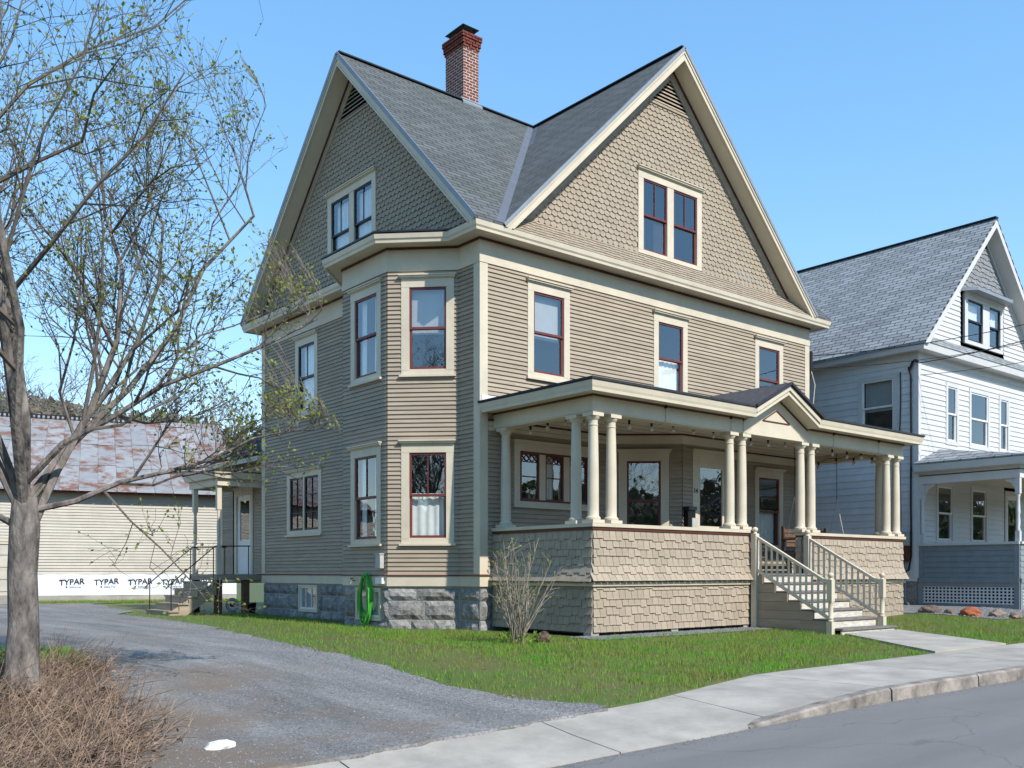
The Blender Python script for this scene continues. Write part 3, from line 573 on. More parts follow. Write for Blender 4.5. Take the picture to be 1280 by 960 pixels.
# stone foundation: individual quarry-faced blocks
FD = MB().sweep(OUT, RING(-.3, .95, -.03, -.35), True).build('foundation', 'mortar', H)
def stone_block(fr, u0, u1, z0, z1):
    n, k = max(3, int((u1-u0)/.09)), max(3, int((z1-z0)/.09)); mb = MB(); ph = random.uniform(0, 9)
    def dep(i, j):
        ed = min(i, n-i)/n*2*min(1, 2.2) ; ez = min(j, k-j)/k*2; b_ = min(1, ed*2.2)*min(1, ez*2.2)
        return -.02+.055*b_+random.uniform(-.014, .016)*b_
    mb.v = [fr.P(u0+(u1-u0)*i/n+(random.uniform(-.006, .006)), z0+(z1-z0)*j/k+random.uniform(-.004, .004), dep(i, j)) for j in range(k+1) for i in range(n+1)]
    mb.f = [(j*(n+1)+i, j*(n+1)+i+1, (j+1)*(n+1)+i+1, (j+1)*(n+1)+i) for j in range(k) for i in range(n)]
    mb.build('stone', 'stone', FD)
def stones(fr, u0, u1, holes=()):
    z = -.12
    for h in (.36, .40, .27):
        u = u0; 
        while u < u1-.02:
            w_ = random.uniform(.4, .95); v_ = min(u+w_, u1); v_ = u1 if u1-v_ < .25 else v_
            for p, q in spans(u, v_, z, z+h, holes): stone_block(fr, p+.008, q-.008, z+.008, z+h-.012)
            u = v_
        z += h+.003
stones(LEFT, 4.73, 10.1, [(6.8, 7.95, .15, 1)]); stones(AB, 1.80, 3.65, [(1.98, 3.14, .2, 1)]); stones(BC, 0, lenBC); stones(LEFT, 0, .72); stones(FRONT, 0, .33)
for fr, a, b_ in ((LEFT, 6.86, 7.88), (AB, 2.05, 3.07)):
    w = casing(fr, a+.06, b_-.06, .28, .86, H, 'basement_window', .07, .05, cap=False, sill=False, bottom=.06); sash(fr, a+.06, b_-.06, .28, .86, w, 'white_paint', .035, 0, 2 if a > 5 else 1); room(fr, a+.06, b_-.06, .28, .86, w, .4)
    curtain(fr, a+.1, b_-.1, .3, .84, w, amp=.012) if a > 5 else None

# ------------------------------------------------------------------ front porch (part of the house)
PX0, PX1, PY = .33, 11.40, -2.95
SL, SR = 5.0, 6.95       # stair opening
path_l = [(PX0, -.02), (PX0, PY), (SL, PY)]; path_r = [(SR, PY), (PX1, PY), (PX1, -.02)]; stair_r = SR
MB().box((PX0+.05, PY+.03, 1.10), (PX1-.05, -.02, 1.215)).build('porch_floor', 'step_top', H)
PWL = MB().sweep(path_l, [(-.14, .1), (-.015, .1), (-.015, 2.04), (-.14, 2.04)]).build('porch_wall', 'interior', H)
PWR = MB().sweep(path_r, [(-.14, .1), (-.015, .1), (-.015, 2.04), (-.14, 2.04)]).build('porch_wall', 'interior', H)
for pw, pt in ((PWL, path_l), (PWR, path_r)):
    MB().sweep(pt, [(-.20, 2.085), (.055, 2.085), (.06, 2.15), (-.20, 2.156)]).build('wall_cap', 'trim', pw); MB().sweep(pt, [(-.17, 2.03), (.03, 2.03), (.035, 2.084), (-.17, 2.084)]).build('brown_moulding', 'brown_line', pw)
    MB().sweep(pt, [(-.02, .985), (.05, .985), (.06, 1.03), (.045, 1.06), (-.02, 1.06)]).build('ledge', 'trim', pw)
    MB().sweep(pt, [(-.10, .125), (.0, .125), (.0, .98), (-.10, .98)]).build('backing', 'shingle_paint', pw)
flare = lambda z: .125*max(0, (1.45-z)/.40)**1.7 if z < 1.45 else 0
PF = Fr((PX0, PY), (1, 0), (0, -1)); PL = Fr((PX0, PY), (0, 1), (-1, 0)); PRR = Fr((SR, PY), (1, 0), (0, -1)); PE = Fr((PX1, PY), (0, 1), (1, 0)); PSL = Fr((SL, PY), (0, 1), (1, 0)); PSR = Fr((SR, PY), (0, 1), (-1, 0))
SW, SE = .168, .160; cache = {}; cnt = 0
def single_shingles(fr, length, z0, z1, prof):
    """the shingles that show largest, each an object sharing its mesh with its likes"""
    global cnt
    r = 0; a = z0
    while a < z1-.02:
        h = min(SE*1.05, z1-a); off = (.5*SW if r % 2 else 0)-SW; k = 0; p = off
        while p < length-.001:
            q = min(p+SW, length); p0 = max(p, -prof(a))
            if q-p0 > .02:
                dz = (random.choice((0, -.034)) if random.random() < .6 else -.034*((k+r) % 2)) if r else 0
                key = (round(q-p0, 3), round(h-dz, 3))
                if key not in cache:
                    cache[key] = shingle_poly(q-p0, h-dz, 'stag', .030).mesh('shingle'); cache[key].materials.append(MT['shingle_paint'])
                o0, o1 = prof(a+dz), prof(a+h); o = link('shingle', cache[key], PWL); pos = fr.P(p0, a+dz+random.uniform(-.003, .003), o0+.001)
                o.location = pos; o.rotation_euler = (math.atan2(o0-o1, h-dz)*-1, 0, random.uniform(-.002, .002)); cnt += 1
            p += SW; k += 1
        a += SE; r += 1
single_shingles(PF, SL-PX0, 1.075, 2.035, flare)
single_shingles(PF, SL-PX0, .135, .97, lambda z: 0)
for fr, ln, par in ((PL, -PY-.02, PWL), (PRR, PX1-SR, PWR), (PE, -PY-.02, PWR)):
    shingle_field(par, fr, lambda z, ln=ln: ((-flare(z) if fr in (PL, PE) else 0), ln+(flare(z) if fr is PRR else 0)), 1.075, 2.035, SW, SE, 'stag', profile=flare); shingle_field(par, fr, lambda z, ln=ln: (0, ln), .135, .97, SW, SE, 'stag')
shingle_field(PWR, PSR, lambda z: (0, .16), 1.22, 2.035, SW, SE, 'stag'); shingle_field(PWL, PSL, lambda z: (0, .16), 1.22, 2.035, SW, SE, 'stag')
for x in (PX0+.06, 2.6, SL-.1, SR+.1, 9.2, PX1-.06): MB().box((x-.1, PY+.0, -.15), (x+.1, PY+.2, .14)).build('porch_pier', 'concrete', H)
# columns
prof = [(.135, .06), (.14, .075), (.14, .10), (.12, .115), (.108, .14), (.106, .3), (.104, .9), (.094, 1.55), (.086, 1.80), (.095, 1.805), (.095, 1.825), (.086, 1.83), (.086, 1.90), (.10, 1.915), (.125, 1.95), (.13, 1.965), (.13, 1.975)]
colmesh = None; CY = PY+.12
for x, y in [(PX0+.13, -.27), (PX0+.13, CY+.46), (PX0+.13, CY), (PX0+.60, CY), (4.48, CY), (4.90, CY), (7.06, CY), (7.48, CY), (PX1-.60, CY), (PX1-.13, CY), (PX1-.13, CY+.46), (PX1-.13, -.27)]:
    if colmesh is None:
        m = MB().lathe((0, 0, 0), prof, 20); m.box((-.15, -.15, 0), (.15, .15, .06)); m.box((-.14, -.14, 1.975), (.14, .14, 2.04))
        c = m.build('porch_column', 'trim', H, smooth=True); colmesh = c.data
    else: c = link('porch_column', colmesh, H)
    c.location = (x, y, 2.156)
# entablature, soffit, cornice, roof
EN = [(PX0+.0, -.03), (PX0+.0, PY+.0), (PX1, PY), (PX1, -.03)]
MB().sweep(EN, [(-.27, 4.196), (-.01, 4.196), (-.01, 4.215), (.005, 4.22), (.005, 4.52), (-.27, 4.52)]).build('porch_beam', 'trim', H)
for q_ in (EN[:2]+[(4.78, PY)], [(7.12, PY)]+EN[2:]): MB().sweep(q_, [(-.01, 4.485), (.03, 4.485), (.035, 4.521), (-.01, 4.521)]).build('brown_moulding', 'brown_line', H)
GX, GH = 5.95, 1.17     # portico gable centre and half width
cprof = [(-.02, 4.524), (.30, 4.524), (.30, 4.508), (.335, 4.505), (.34, 4.56), (.355, 4.60), (.375, 4.69), (-.02, 4.69)]
MB().sweep([(PX0, -.03), (PX0, PY), (GX-GH, PY)], cprof).build('porch_cornice', 'trim', H); MB().sweep([(GX+GH, PY), (PX1, PY), (PX1, -.03)], cprof).build('porch_cornice', 'trim', H)
MB().prism([(PX0+.2, PY+.25, 4.40), (PX1-.2, PY+.25, 4.40), (PX1-.2, 0, 4.40), (PX0+.2, 0, 4.40)], (0, 0, .03)).build('porch_ceiling', 'ceiling_paint', H)
cb = MB()
for i in range(7): cb.box((PX0+.2, PY+.4+i*.38, 4.394), (PX1-.2, PY+.404+i*.38, 4.402))
cb.build('ceiling_bead', 'step_top', H)
WP = [(0.2, 0), (3.63, 0), (4.92, -1.15), (6.7, -1.15), (7.95, 0), (11.45, 0)]
MB().sweep(WP, RING(4.17, 4.36, .03)).build('wall_frieze', 'trim', H); MB().sweep(WP, RING(4.36, 4.40, .05)).build('brown_moulding', 'brown_line', H)
MB().sweep(WP, RING(1.2, 1.30, .03)).build('wall_base', 'trim', H)
RE = PY-.395; rx0, rx1 = PX0-.395, PX1+.395; zb, zw = 4.70, 4.90
ra = [(rx0, -.0, zb), (rx0, RE, zb), (rx1, RE, zb), (rx1, 0, zb), (rx1-3.2, 0, zw), (rx0+3.2, 0, zw)]
MB().prism(ra[:2]+[ra[5]], (0, 0, .045)).build('porch_roof', 'roof_edge', H); 
rz = lambda y: zb+(zw-zb)*(y-RE)/(-RE)
MB().prism([ra[1], (GX-GH, RE, zb), (GX-GH, 0, zw), ra[5]], (0, 0, .045)).build('porch_roof', 'roof_edge', H); MB().prism([(GX+GH, RE, zb), ra[2], ra[4], (GX+GH, 0, zw)], (0, 0, .045)).build('porch_roof', 'roof_edge', H)
MB().prism([(GX-GH+.003, PY+.08, rz(PY+.08)), (GX+GH-.003, PY+.08, rz(PY+.08)), (GX+GH-.003, 0, zw), (GX-GH+.003, 0, zw)], (0, 0, .04)).build('porch_roof', 'roof_edge', H); MB().prism([ra[2], ra[3], ra[4]], (0, 0, .045)).build('porch_roof', 'roof_edge', H)
MB().box((.02, -.05, 4.74), (.75, -.022, 4.88)).build('wall_flashing', 'white_paint', H)
# portico gable
za = 5.30; sl = (za-4.70)/GH
for sg in (-1, 1):
    MB().prism([(GX+sg*(GH+.06), RE-.01, 4.70), (GX, RE-.01, za+.03), (GX, 0, za+.03), (GX+sg*(GH+.06), 0, 4.70)], (0, 0, .045)).build('portico_roof', 'flat_roof', H)
    def pst(v0, v1, o0, o1, name, m):
        MB().prism([(GX+sg*GH, PY-o0, 4.70-v0), (GX, PY-o0, za-v0), (GX, PY-o0, za-v1), (GX+sg*GH, PY-o0, 4.70-v1)], (0, -(o1-o0), 0)).build(name, m, H)
    pst(0, .10, .30, .375, 'portico_crown', 'trim'); pst(.10, .195, .30, .34, 'portico_fascia', 'trim'); pst(.176, .20, .0, .30, 'portico_soffit', 'trim'); pst(.205, .245, .0, .035, 'brown_moulding', 'brown_line'); pst(.245, .50, .0, .02, 'portico_frieze', 'trim')
    MB().bar((GX+sg*(GH+.07), RE-.02, 4.735), (GX, RE-.02, za+.05), .03, .055).build('roof_edge', 'roof_edge', H)
MB().prism([(GX-1.04, PY-.014, 4.205), (GX+1.04, PY-.014, 4.205), (GX+.86, PY-.014, 4.36), (GX, PY-.014, 4.81), (GX-.86, PY-.014, 4.36)], (0, .06, 0)).build('portico_pediment', 'trim', H)
for a, b_ in (((-.5, 4.54), (.5, 4.54)), ((-.5, 4.545), (0, 4.80)), ((.5, 4.545), (0, 4.80))): MB().bar((GX+a[0], PY-.022, a[1]), (GX+b_[0], PY-.022, b_[1]), .02, .022).build('pediment_moulding', 'brown_line', H)
# stairs
ST = bpy.data.objects.new('porch_stairs', None); COL.objects.link(ST); ST.parent = H
y0 = PY-.31; zs = [1.215-.182*i for i in range(7)]; tr = .305
for i in range(7):
    yf = y0-tr*i; z = zs[i]; xa, xb = (SL+.10, SR-.05); zl = zs[i+1] if i < 6 else -.12
    if i == 6: xa, xb = SL+.10, SR+.16
    MB().box((xa-.03, yf-.035, z-.036), (xb+.03, yf+tr+.02 if i else PY+.05, z)).build('tread', 'step_top', ST)
    MB().box((xa, yf, zl-.01 if i < 6 else zl), (xb, yf+.025, z-.037)).build('riser', 'step_riser', ST)
for x in (SL+.05, SR-.05):
    for i in range(6):     # boarded side of the stairs, one board to a step
        MB().box((x-.02, y0-tr*i+.002, zs[i+1]-.034), (x+.02, PY-.05, zs[i]-.039)).build('side_board', 'siding', ST)
    MB().box((x-.02, y0-tr*5.4, -.15), (x+.02, PY-.05, zs[6]-.039)).build('side_board', 'siding', ST)
def newel(x, y, zb_, zt_, turned):
    m = MB(); w_ = .062
    if turned:
        m.box((x-w_, y-w_, zb_), (x+w_, y+w_, zb_+.36)); m.lathe((x, y, zb_+.36), [(.05, 0), (.062, .02), (.045, .04), (.058, .07), (.045, .09), (.05, .3), (.045, .36), (.058, .38), (.045, .40)], 12); m.box((x-w_*.9, y-w_*.9, zb_+.76), (x+w_*.9, y+w_*.9, zt_))
    else: m.box((x-w_, y-w_, zb_), (x+w_, y+w_, zt_))
    m.lathe((x, y, zt_), [(.05, 0), (.035, .02), (.03, .03), (.055, .055), (.065, .085), (.055, .115), (.02, .14)], 12); m.build('newel_post', 'trim', ST, smooth=True)
for x, zt0, zb0 in ((SL+.03, 2.07, -.05), (SR+.02, 2.07, -.05)):
    yt, yb = PY-.13, y0-tr*5.35; newel(x, yt, zb0, zt0, False); newel(x, yb, -.1 if x < 6 else -.05, 1.10, True)
    a = Vector((x, yt-.05, 1.99)); b_ = Vector((x, yb+.05, 1.03)); MB().bar(a, b_, .07, .055).build('handrail', 'trim', ST)
    lo = Vector((0, 0, -.70)); MB().bar(a+lo, b_+lo, .045, .06).build('bottom_rail', 'trim', ST)
    for i in range(12):
        p = a.lerp(b_, (i+.7)/12.4); MB().box((p.x-.017, p.y-.017, p.z-.70), (p.x+.017, p.y+.017, p.z-.01)).build('baluster', 'trim', ST)
# rear wing with side entry
WG = Fr((.25, 0), (0, 1), (-1, 0))
clap(H, WG, 10.1, 13.6, ZB, 4.2, E1, [(11.2, 12.7, 1.0, 3.95)]); MB().fbox(WG, 10.1, 13.65, 4.18, 4.42, -.02, .03).build('wing_frieze', 'trim', H); MB().fbox(WG, 10.1, 13.9, 4.42, 4.56, -.02, .42).build('wing_cornice', 'trim', H); MB().fbox(WG, 10.1, 13.62, .95, 1.165, -.02, .03).build('wing_skirt', 'trim', H)
MB().fbox(WG, 13.47, 13.65, 1.19, 4.2, -.02, .03).build('corner_board', 'trim', H)
MB().prism([(-.2, 10.1, 4.57), (-.2, 13.95, 4.57), (3.4, 13.95, 7.05), (3.4, 10.1, 7.05)], (0, 0, .05)).build('wing_roof', 'roof_wing', H)
MB().prism([(.25, 13.6, .9), (6, 13.6, .9), (6, 13.6, 4.5), (3.4, 13.6, 6.9), (.25, 13.6, 4.5)], (0, .02, 0)).build('wing_wall', 'siding', H)
d = casing(WG, 11.42, 12.42, 1.2, 3.55, H, 'side_door', .15, .18, sill=False, bottom=0); room(WG, 11.42, 12.42, 1.2, 3.55, d, .5)
mb = MB()
for a, b_, c, e_ in ((11.42, 11.58, 1.2, 3.55), (12.26, 12.42, 1.2, 3.55), (11.58, 12.26, 1.2, 2.2), (11.58, 12.26, 3.4, 3.55)): mb.fbox(WG, a, b_, c, e_, -.05, -.01)
mb.build('door_leaf', 'white_paint', d); pane(WG, 11.56, 12.28, 2.18, 3.42, -.033, d)
SP = bpy.data.objects.new('side_stoop', None); COL.objects.link(SP); SP.parent = H
MB().box((-1.13, 10.68, 1.02), (.22, 12.7, 1.18)).build('platform', 'siding', SP)
for x, y in ((-1.03, 10.78), (-1.03, 12.5)):
    m = MB(); m.box((x-.065, y-.065, 1.18), (x+.065, y+.065, 2.0)); m.lathe((x, y, 2.0), [(.06, 0), (.045, .05), (.055, .5), (.04, .9), (.055, 1.0), (.05, 1.02)], 10); m.box((x-.065, y-.065, 3.02), (x+.065, y+.065, 3.72)); m.build('post', 'trim', SP, smooth=True)
SPp = [(.22, 12.72), (-1.1, 12.72), (-1.1, 10.66), (.22, 10.66)]
MB().sweep(SPp, [(-.12, 3.70), (.02, 3.70), (.02, 3.90), (-.12, 3.90)]).build('stoop_beam', 'trim', SP); MB().sweep(SPp, [(-.1, 3.905), (.12, 3.905), (.13, 3.95), (.17, 4.08), (-.1, 4.08)]).build('stoop_cornice', 'trim', SP)
MB().prism([(-1.28, 10.48, 4.085), (.22, 10.48, 4.085), (.22, 12.9, 4.085), (-1.28, 12.9, 4.085)], (0, 0, .04)).build('stoop_roof', 'roof_edge', SP)
for i in range(5):
    z = 1.18-.2*(i+1)+.0; x = -1.13-.27*i
    MB().box((x-.29, 10.66, z-.04), (x+.01, 12.5, z)).build('tread', 'siding', SP); MB().box((x-.27, 10.7, z-.2 if i < 4 else -.1), (x-.25, 12.46, z-.041)).build('riser', 'siding', SP)
MB().prism([(-1.13, 10.70, 1.0), (-2.47, 10.70, .14), (-2.47, 10.70, -.1), (-2.2, 10.70, -.1), (-1.13, 10.70, .62)], (0, .04, 0)).build('stringer', 'siding', SP)
for y in (10.74, 12.42):
    MB().tube([(-2.55, y, .78), (-2.42, y, .92), (-1.15, y, 1.98), (-.1, y, 2.0)], .018, 6).build('hand_rail', 'metal_dark', SP)
    for x, z0_, z1_ in ((-2.40, -.05, .94), (-1.2, .95, 1.94), (-.15, 1.15, 2.0)): MB().tube([(x, y, z0_), (x, y, z1_)], .016, 6).build('rail_post', 'metal_dark', SP)
for x, y in ((-1.02, 10.85), (-.2, 10.85), (-1.02, 12.5)): MB().box((x-.09, y-.09, -.1), (x+.09, y+.09, 1.02)).build('support_post', 'wood', SP)
# ------------------------------------------------------------------ things on and by the house
mbx = thing('mailbox', 'black wall mailbox with a grey front beside the front door', 'mailbox', (0, 0, 0))
mu = F3.P(.18, 0, 0)
MB().fbox(F3, .03, .29, 2.22, 2.66, .022, .16).build('box', 'black', mbx); MB().fbox(F3, .015, .305, 2.66, 2.74, .018, .19).build('lid', 'metal_dark', mbx); MB().fbox(F3, .13, .33, 2.18, 2.48, .161, .20).build('front_plate', 'plastic_grey', mbx)
mb2 = thing('mailbox', 'small dark mailbox on the wall right of the front door', 'mailbox', (0, 0, 0)); MB().fbox(F3, 1.66+.07, 1.66+.12, 2.2, 2.55, .02, .12).build('box', 'black', mb2); MB().fbox(F3, 1.71, 1.80, 2.55, 2.61, .018, .15).build('lid', 'metal_dark', mb2)
# string lights under the porch beam
sl_ = thing('string_lights', 'string of clear bulbs looped under the porch roof edge', 'string lights')
pts = [(PX0+.35, -.4), (PX0+.35, PY+.38)]; n_b = 17
line = []; bulbs = []
def hang(a, b_, n):
    a = Vector(a); b_ = Vector(b_)
    for i in range(n*6+1):
        f = i/(n*6); p = a.lerp(b_, f); q = (f*n) % 1.0; p.z -= .10*4*q*(1-q)*(.6+.4*math.sin(f*17)); line.append(p)
        if i % 6 == 3: bulbs.append(p.copy())
hang((PX0+.38, -.5, 4.31), (PX0+.38, PY+.36, 4.31), 4); hang((PX0+.38, PY+.36, 4.31), (PX1-.4, PY+.36, 4.31), 16); hang((PX1-.4, PY+.36, 4.31), (PX1-.4, -.5, 4.31), 4)
MB().tube(line, .007, 5).build('cable', 'black', sl_)
bm_s = MB().lathe((0, 0, 0), [(.018, 0), (.024, -.01), (.024, -.075), (.018, -.08)], 8).mesh('socket'); bm_s.materials.append(MT['black']); bm_b = MB().lathe((0, 0, 0), [(.018, -.08), (.036, -.11), (.042, -.14), (.03, -.17), (.006, -.185)], 10).mesh('bulb'); bm_b.materials.append(MT['bulb'])
for p in bulbs:
    a = link('socket', bm_s, sl_); a.location = p; b_ = link('bulb', bm_b, sl_); b_.location = p
for x in (2.3, 4.35, 8.2, 10.2): MB().box((x-.02, PY-.05, 4.46), (x+.02, PY-.004, 4.54)).build('hook', 'black', sl_); MB().tube([(x, PY-.03, 4.47), (x, PY-.02, 4.2), (x, PY+.2, 4.15), (x, PY+.36, 4.25)], .003, 4).build('cable', 'black', sl_)
# porch swing
sw = thing('porch_swing', 'wooden porch swing bench hung on pale ropes at the porch end', 'swing', (9.9, -1.45, 1.80)); sw.rotation_euler.z = math.pi/2
for i in range(5): MB().box((-.28, -.95, -.02), (.28, .95, 0) if 0 else (-.28+.11*i+.09, .95, 0)).build('seat_slat', 'wood', sw) if i == 0 else MB().box((-.28+.115*i, -.95, -.02), (-.28+.115*i+.09, .95, 0)).build('seat_slat', 'wood', sw)
for i in range(4): MB().box((.30+.03*i, -.95, .10+.12*i), (.325+.03*i, .95, .19+.12*i)).build('back_slat', 'wood', sw)
for y in (-.96, .96):
    MB().box((-.3, y-.03, -.06), (.34, y+.03, -.02)).build('side_rail', 'wood', sw); MB().box((-.28, y-.035, .26), (.42, y+.035, .30)).build('armrest', 'wood', sw); MB().box((.36, y-.03, -.05), (.42, y+.03, .62)).build('back_post', 'wood', sw); MB().box((-.28, y-.03, -.05), (-.22, y+.03, .27)).build('arm_post', 'wood', sw)
    for x in (-.25, .35): MB().tube([(x, y, -.04), (.05, y, 1.35)], .011, 5).build('rope', 'rope', sw)
    MB().tube([(.05, y, 1.35), (.05, y, 2.60)], .008, 5).build('chain', 'metal_dark', sw)
# wooden chair by the stairs
ch = thing('wooden_chair', 'brown wooden armchair on the porch behind the stair rail', 'chair', (8.05, -.75, 1.215))
for x in (-.26, .26):
    for y, h_ in ((-.25, .60), (.25, .95)): MB().box((x-.025, y-.025, 0), (x+.025, y+.025, h_)).build('leg', 'wood', ch)
    MB().box((x-.04, -.30, .60), (x+.04, .25, .63)).build('armrest', 'wood', ch)
MB().box((-.27, -.28, .38), (.27, .25, .42)).build('seat', 'wood', ch)
for z in (.55, .70, .85): MB().box((-.25, .23, z), (.25, .255, z+.09)).build('back_slat', 'wood', ch)
# porch bench things behind the corner columns: low dark items on the wall cap side
# hose on the bay, spigot, cable boxes
hs_ = thing('garden_hose', 'coiled bright green garden hose hanging on the foundation of the bay', 'hose')
for k in range(14):
    r_ = random.uniform; a0 = .19+.05*r_(-1, 1); hh = .40+.05*r_(-1, 1); cu = 2.56+.02*r_(-1, 1); oo = .06+.012*(k % 4)+.004*k; pth = []
    for i in range(29):
        a = 2*math.pi*i/28; pth.append(AB.P(cu+a0*math.sin(a)*(1-.25*math.cos(a)), .78+hh*math.cos(a)-(.02*k if math.cos(a) < 0 else 0), oo+.02*math.sin(a+k)))
    MB().tube(pth, .016, 6, False).build('coil', 'hose', hs_, smooth=True)
MB().fbox(AB, 2.47, 2.65, 1.13, 1.18, .03, .14).build('hanger', 'metal_dark', hs_)
sp_ = thing('spigot', 'brass outdoor water tap left of the green hose', 'tap'); MB().tube([AB.P(3.1, 1.06, .03), AB.P(3.1, 1.06, .12), AB.P(3.1, .98, .15)], .014, 8).build('pipe', 'flashing', sp_); MB().fbox(AB, 3.06, 3.14, 1.09, 1.12, .09, .13).build('handle', 'rust_edge', sp_)
ub = thing('utility_box', 'grey plastic utility box on the clapboards above the foundation corner', 'utility box'); MB().fbox(AB, 1.90, 2.08, 1.33, 1.62, .02, .13).build('box', 'plastic_grey', ub); MB().fbox(AB, 1.885, 2.095, 1.62, 1.645, .02, .15).build('hood', 'plastic_grey', ub); MB().fbox(AB, 1.88, 2.14, 1.0, 1.13, .03, .10).build('junction_cover', 'white_paint', ub)
# wheel and bucket under the side stoop
wh = thing('cart_wheel', 'small pale wheel lying under the side stoop', 'wheel', (-.55, 10.95, .30)); m = MB()
m.tube([(.16*math.cos(a), 0, .16*math.sin(a)) for a in np.linspace(0, 2*math.pi, 21)], .05, 8, False); m.build('tyre', 'plastic_grey', wh, smooth=True); MB().tube([(0, -.06, 0), (0, .06, 0)], .06, 10).build('hub', 'rust_edge', wh)
bk_ = thing('bucket', 'dark round tub on the ground under the side stoop', 'bucket', (-.05, 10.9, .05)); MB().lathe((0, 0, 0), [(.16, 0), (.2, .3), (.21, .31), (.19, .31), (.15, .03)], 14).build('tub', 'black', bk_, smooth=True)
# white stone on the drive, clump by the shrub
def rock(name, label, cat, x, y, r, flat, m, n=2, zoff=0, group=None):
    bm = bmesh.new(); bmesh.ops.create_icosphere(bm, subdivisions=3, radius=1); ph = [random.uniform(0, 6) for _ in range(6)]
    for v in bm.verts:
        k = 1+.22*math.sin(2.3*v.co.x+ph[0])*math.sin(2.1*v.co.y+ph[1])+.10*math.sin(6*v.co.z+ph[2])*math.sin(5*v.co.x+ph[3])+random.uniform(-.03, .03); v.co *= k; v.co.x *= r; v.co.y *= r*.75; v.co.z *= r*flat
    me = bpy.data.meshes.new(name); bm.to_mesh(me); bm.free(); me.materials.append(MT[m]); o = link(name, me); o.location = (x, y, gz(x, y)+r*flat*.45+zoff); o.rotation_euler.z = random.uniform(0, 3); tag(o, label, cat, group); return o
o = rock('white_rock', 'flat white stone lying on the gravel beside the brown twig bed', 'stone', -8.92, -8.05, .13, .45, 'pale_rock'); o.rotation_euler.z = .3
for x, y, r, lb in ((12.1, -3.3, .27, 'large flat brown rock before the porch corner of the white house'), (12.15, -3.8, .16, 'small dark rock between the flat brown rock and the orange rock'), (12.45, -4.85, .22, 'grey rock right of the orange rock before the lattice'), (12.65, -5.2, .18, 'smaller dark rock at the end of the row before the lattice')): rock('garden_rock', lb, 'rock', x, y, r, .55, 'rock', group='rocks before the neighbouring porch')
rock('rust_rock', 'orange-red rock pile on the gravel before the lattice', 'rock', 12.15, -4.3, .33, .42, 'red_rock')
# ------------------------------------------------------------------ barn behind
BA = thing('barn', 'long beige barn with rusty metal roof and white house wrap along its base', 'barn', (0, 0, 0))
D = (.9588, -.2840); BW = Fr((-1.86, 24.2), D, (-.2840, -.9588)); S0, S1 = -16, 6.7
clap(BA, BW, S0, S1, 1.17, 4.36, .115, [(-4.6, -.95, 0, 2.35)], 'barn_siding'); clap(BA, BW, S0, -4.6, .05, 1.17, .115, (), 'barn_siding')
MB().fbox(BW, S0, S1, .02, .37, -.2, .01).build('foundation', 'concrete', BA)
mb = MB(); n = 60; k = 7
for j in range(k+1):
    for i in range(n+1):
        u = -.95+(S1+.95)*i/n; mb.v.append(BW.P(u, .34+.84*j/k, .022+.006*math.sin(u*3.1+j)+.008*math.sin(u*7.7-j*1.3)*math.sin(j*1.1)))
mb.f = [(j*(n+1)+i, j*(n+1)+i+1, (j+1)*(n+1)+i+1, (j+1)*(n+1)+i) for j in range(k) for i in range(n)]; wrap = mb.build('house_wrap', 'wrap', BA, smooth=True)
for i in range(-1, 6):
    u = .52+1.235*i
    if -.6 < u < S1-.3: textmesh('TYPAR', .30, 'print', 'print', wrap, wallmtx(BW, u, .86, .042) @ Matrix.Rotation(.07, 4, 'Z'), bold=.0045, shear=.08); textmesh('■ – Building Wrap', .07, 'print', 'print', wrap, wallmtx(BW, u+.06, .67, .042), bold=.0)
gd = MB().fbox(BW, -4.6, -.95, .02, 2.4, -.06, -.04).build('garage_door', 'barn_siding', BA)
for i in range(5): MB().fbox(BW, -4.5, -1.05, .06+.46*i, .48+.46*i, -.04, -.01).build('door_panel', 'barn_siding', gd)
for a, b_, c, dd in ((-4.72, -4.6, .02, 2.5), (-.95, -.83, .02, 2.5), (-4.72, -.83, 2.4, 2.52)): MB().fbox(BW, a, b_, c, dd, 0, .035).build('door_trim', 'trim', BA)
dep = 9.0; zrg = 8.55; MB().prism([BW.P(S1-.02, .05, 0), BW.P(S1-.02, 4.3, 0), BW.P(S1-.02, zrg-.1, -dep), BW.P(S1-.02, 4.3, -2*dep), BW.P(S1-.02, .05, -2*dep)], BW.u*-.1).build('end_wall', 'barn_siding', BA)
MB().prism([BW.P(S0+.12, .05, 0), BW.P(S0+.12, 4.3, 0), BW.P(S0+.12, zrg-.1, -dep), BW.P(S0+.12, 4.3, -2*dep), BW.P(S0+.12, .05, -2*dep)], BW.u*-.1).build('end_wall', 'barn_siding', BA); MB().fbox(BW, S0+.1, S1-.1, .05, 4.3, -2*dep, -2*dep+.05).build('back_wall', 'barn_siding', BA)
MB().fbox(BW, S0-.2, S1+.25, 4.30, 4.40, .0, .40).build('eave_board', 'rust_edge', BA)
pw_ = .69; npan = int((S1+.3-S0)/pw_)
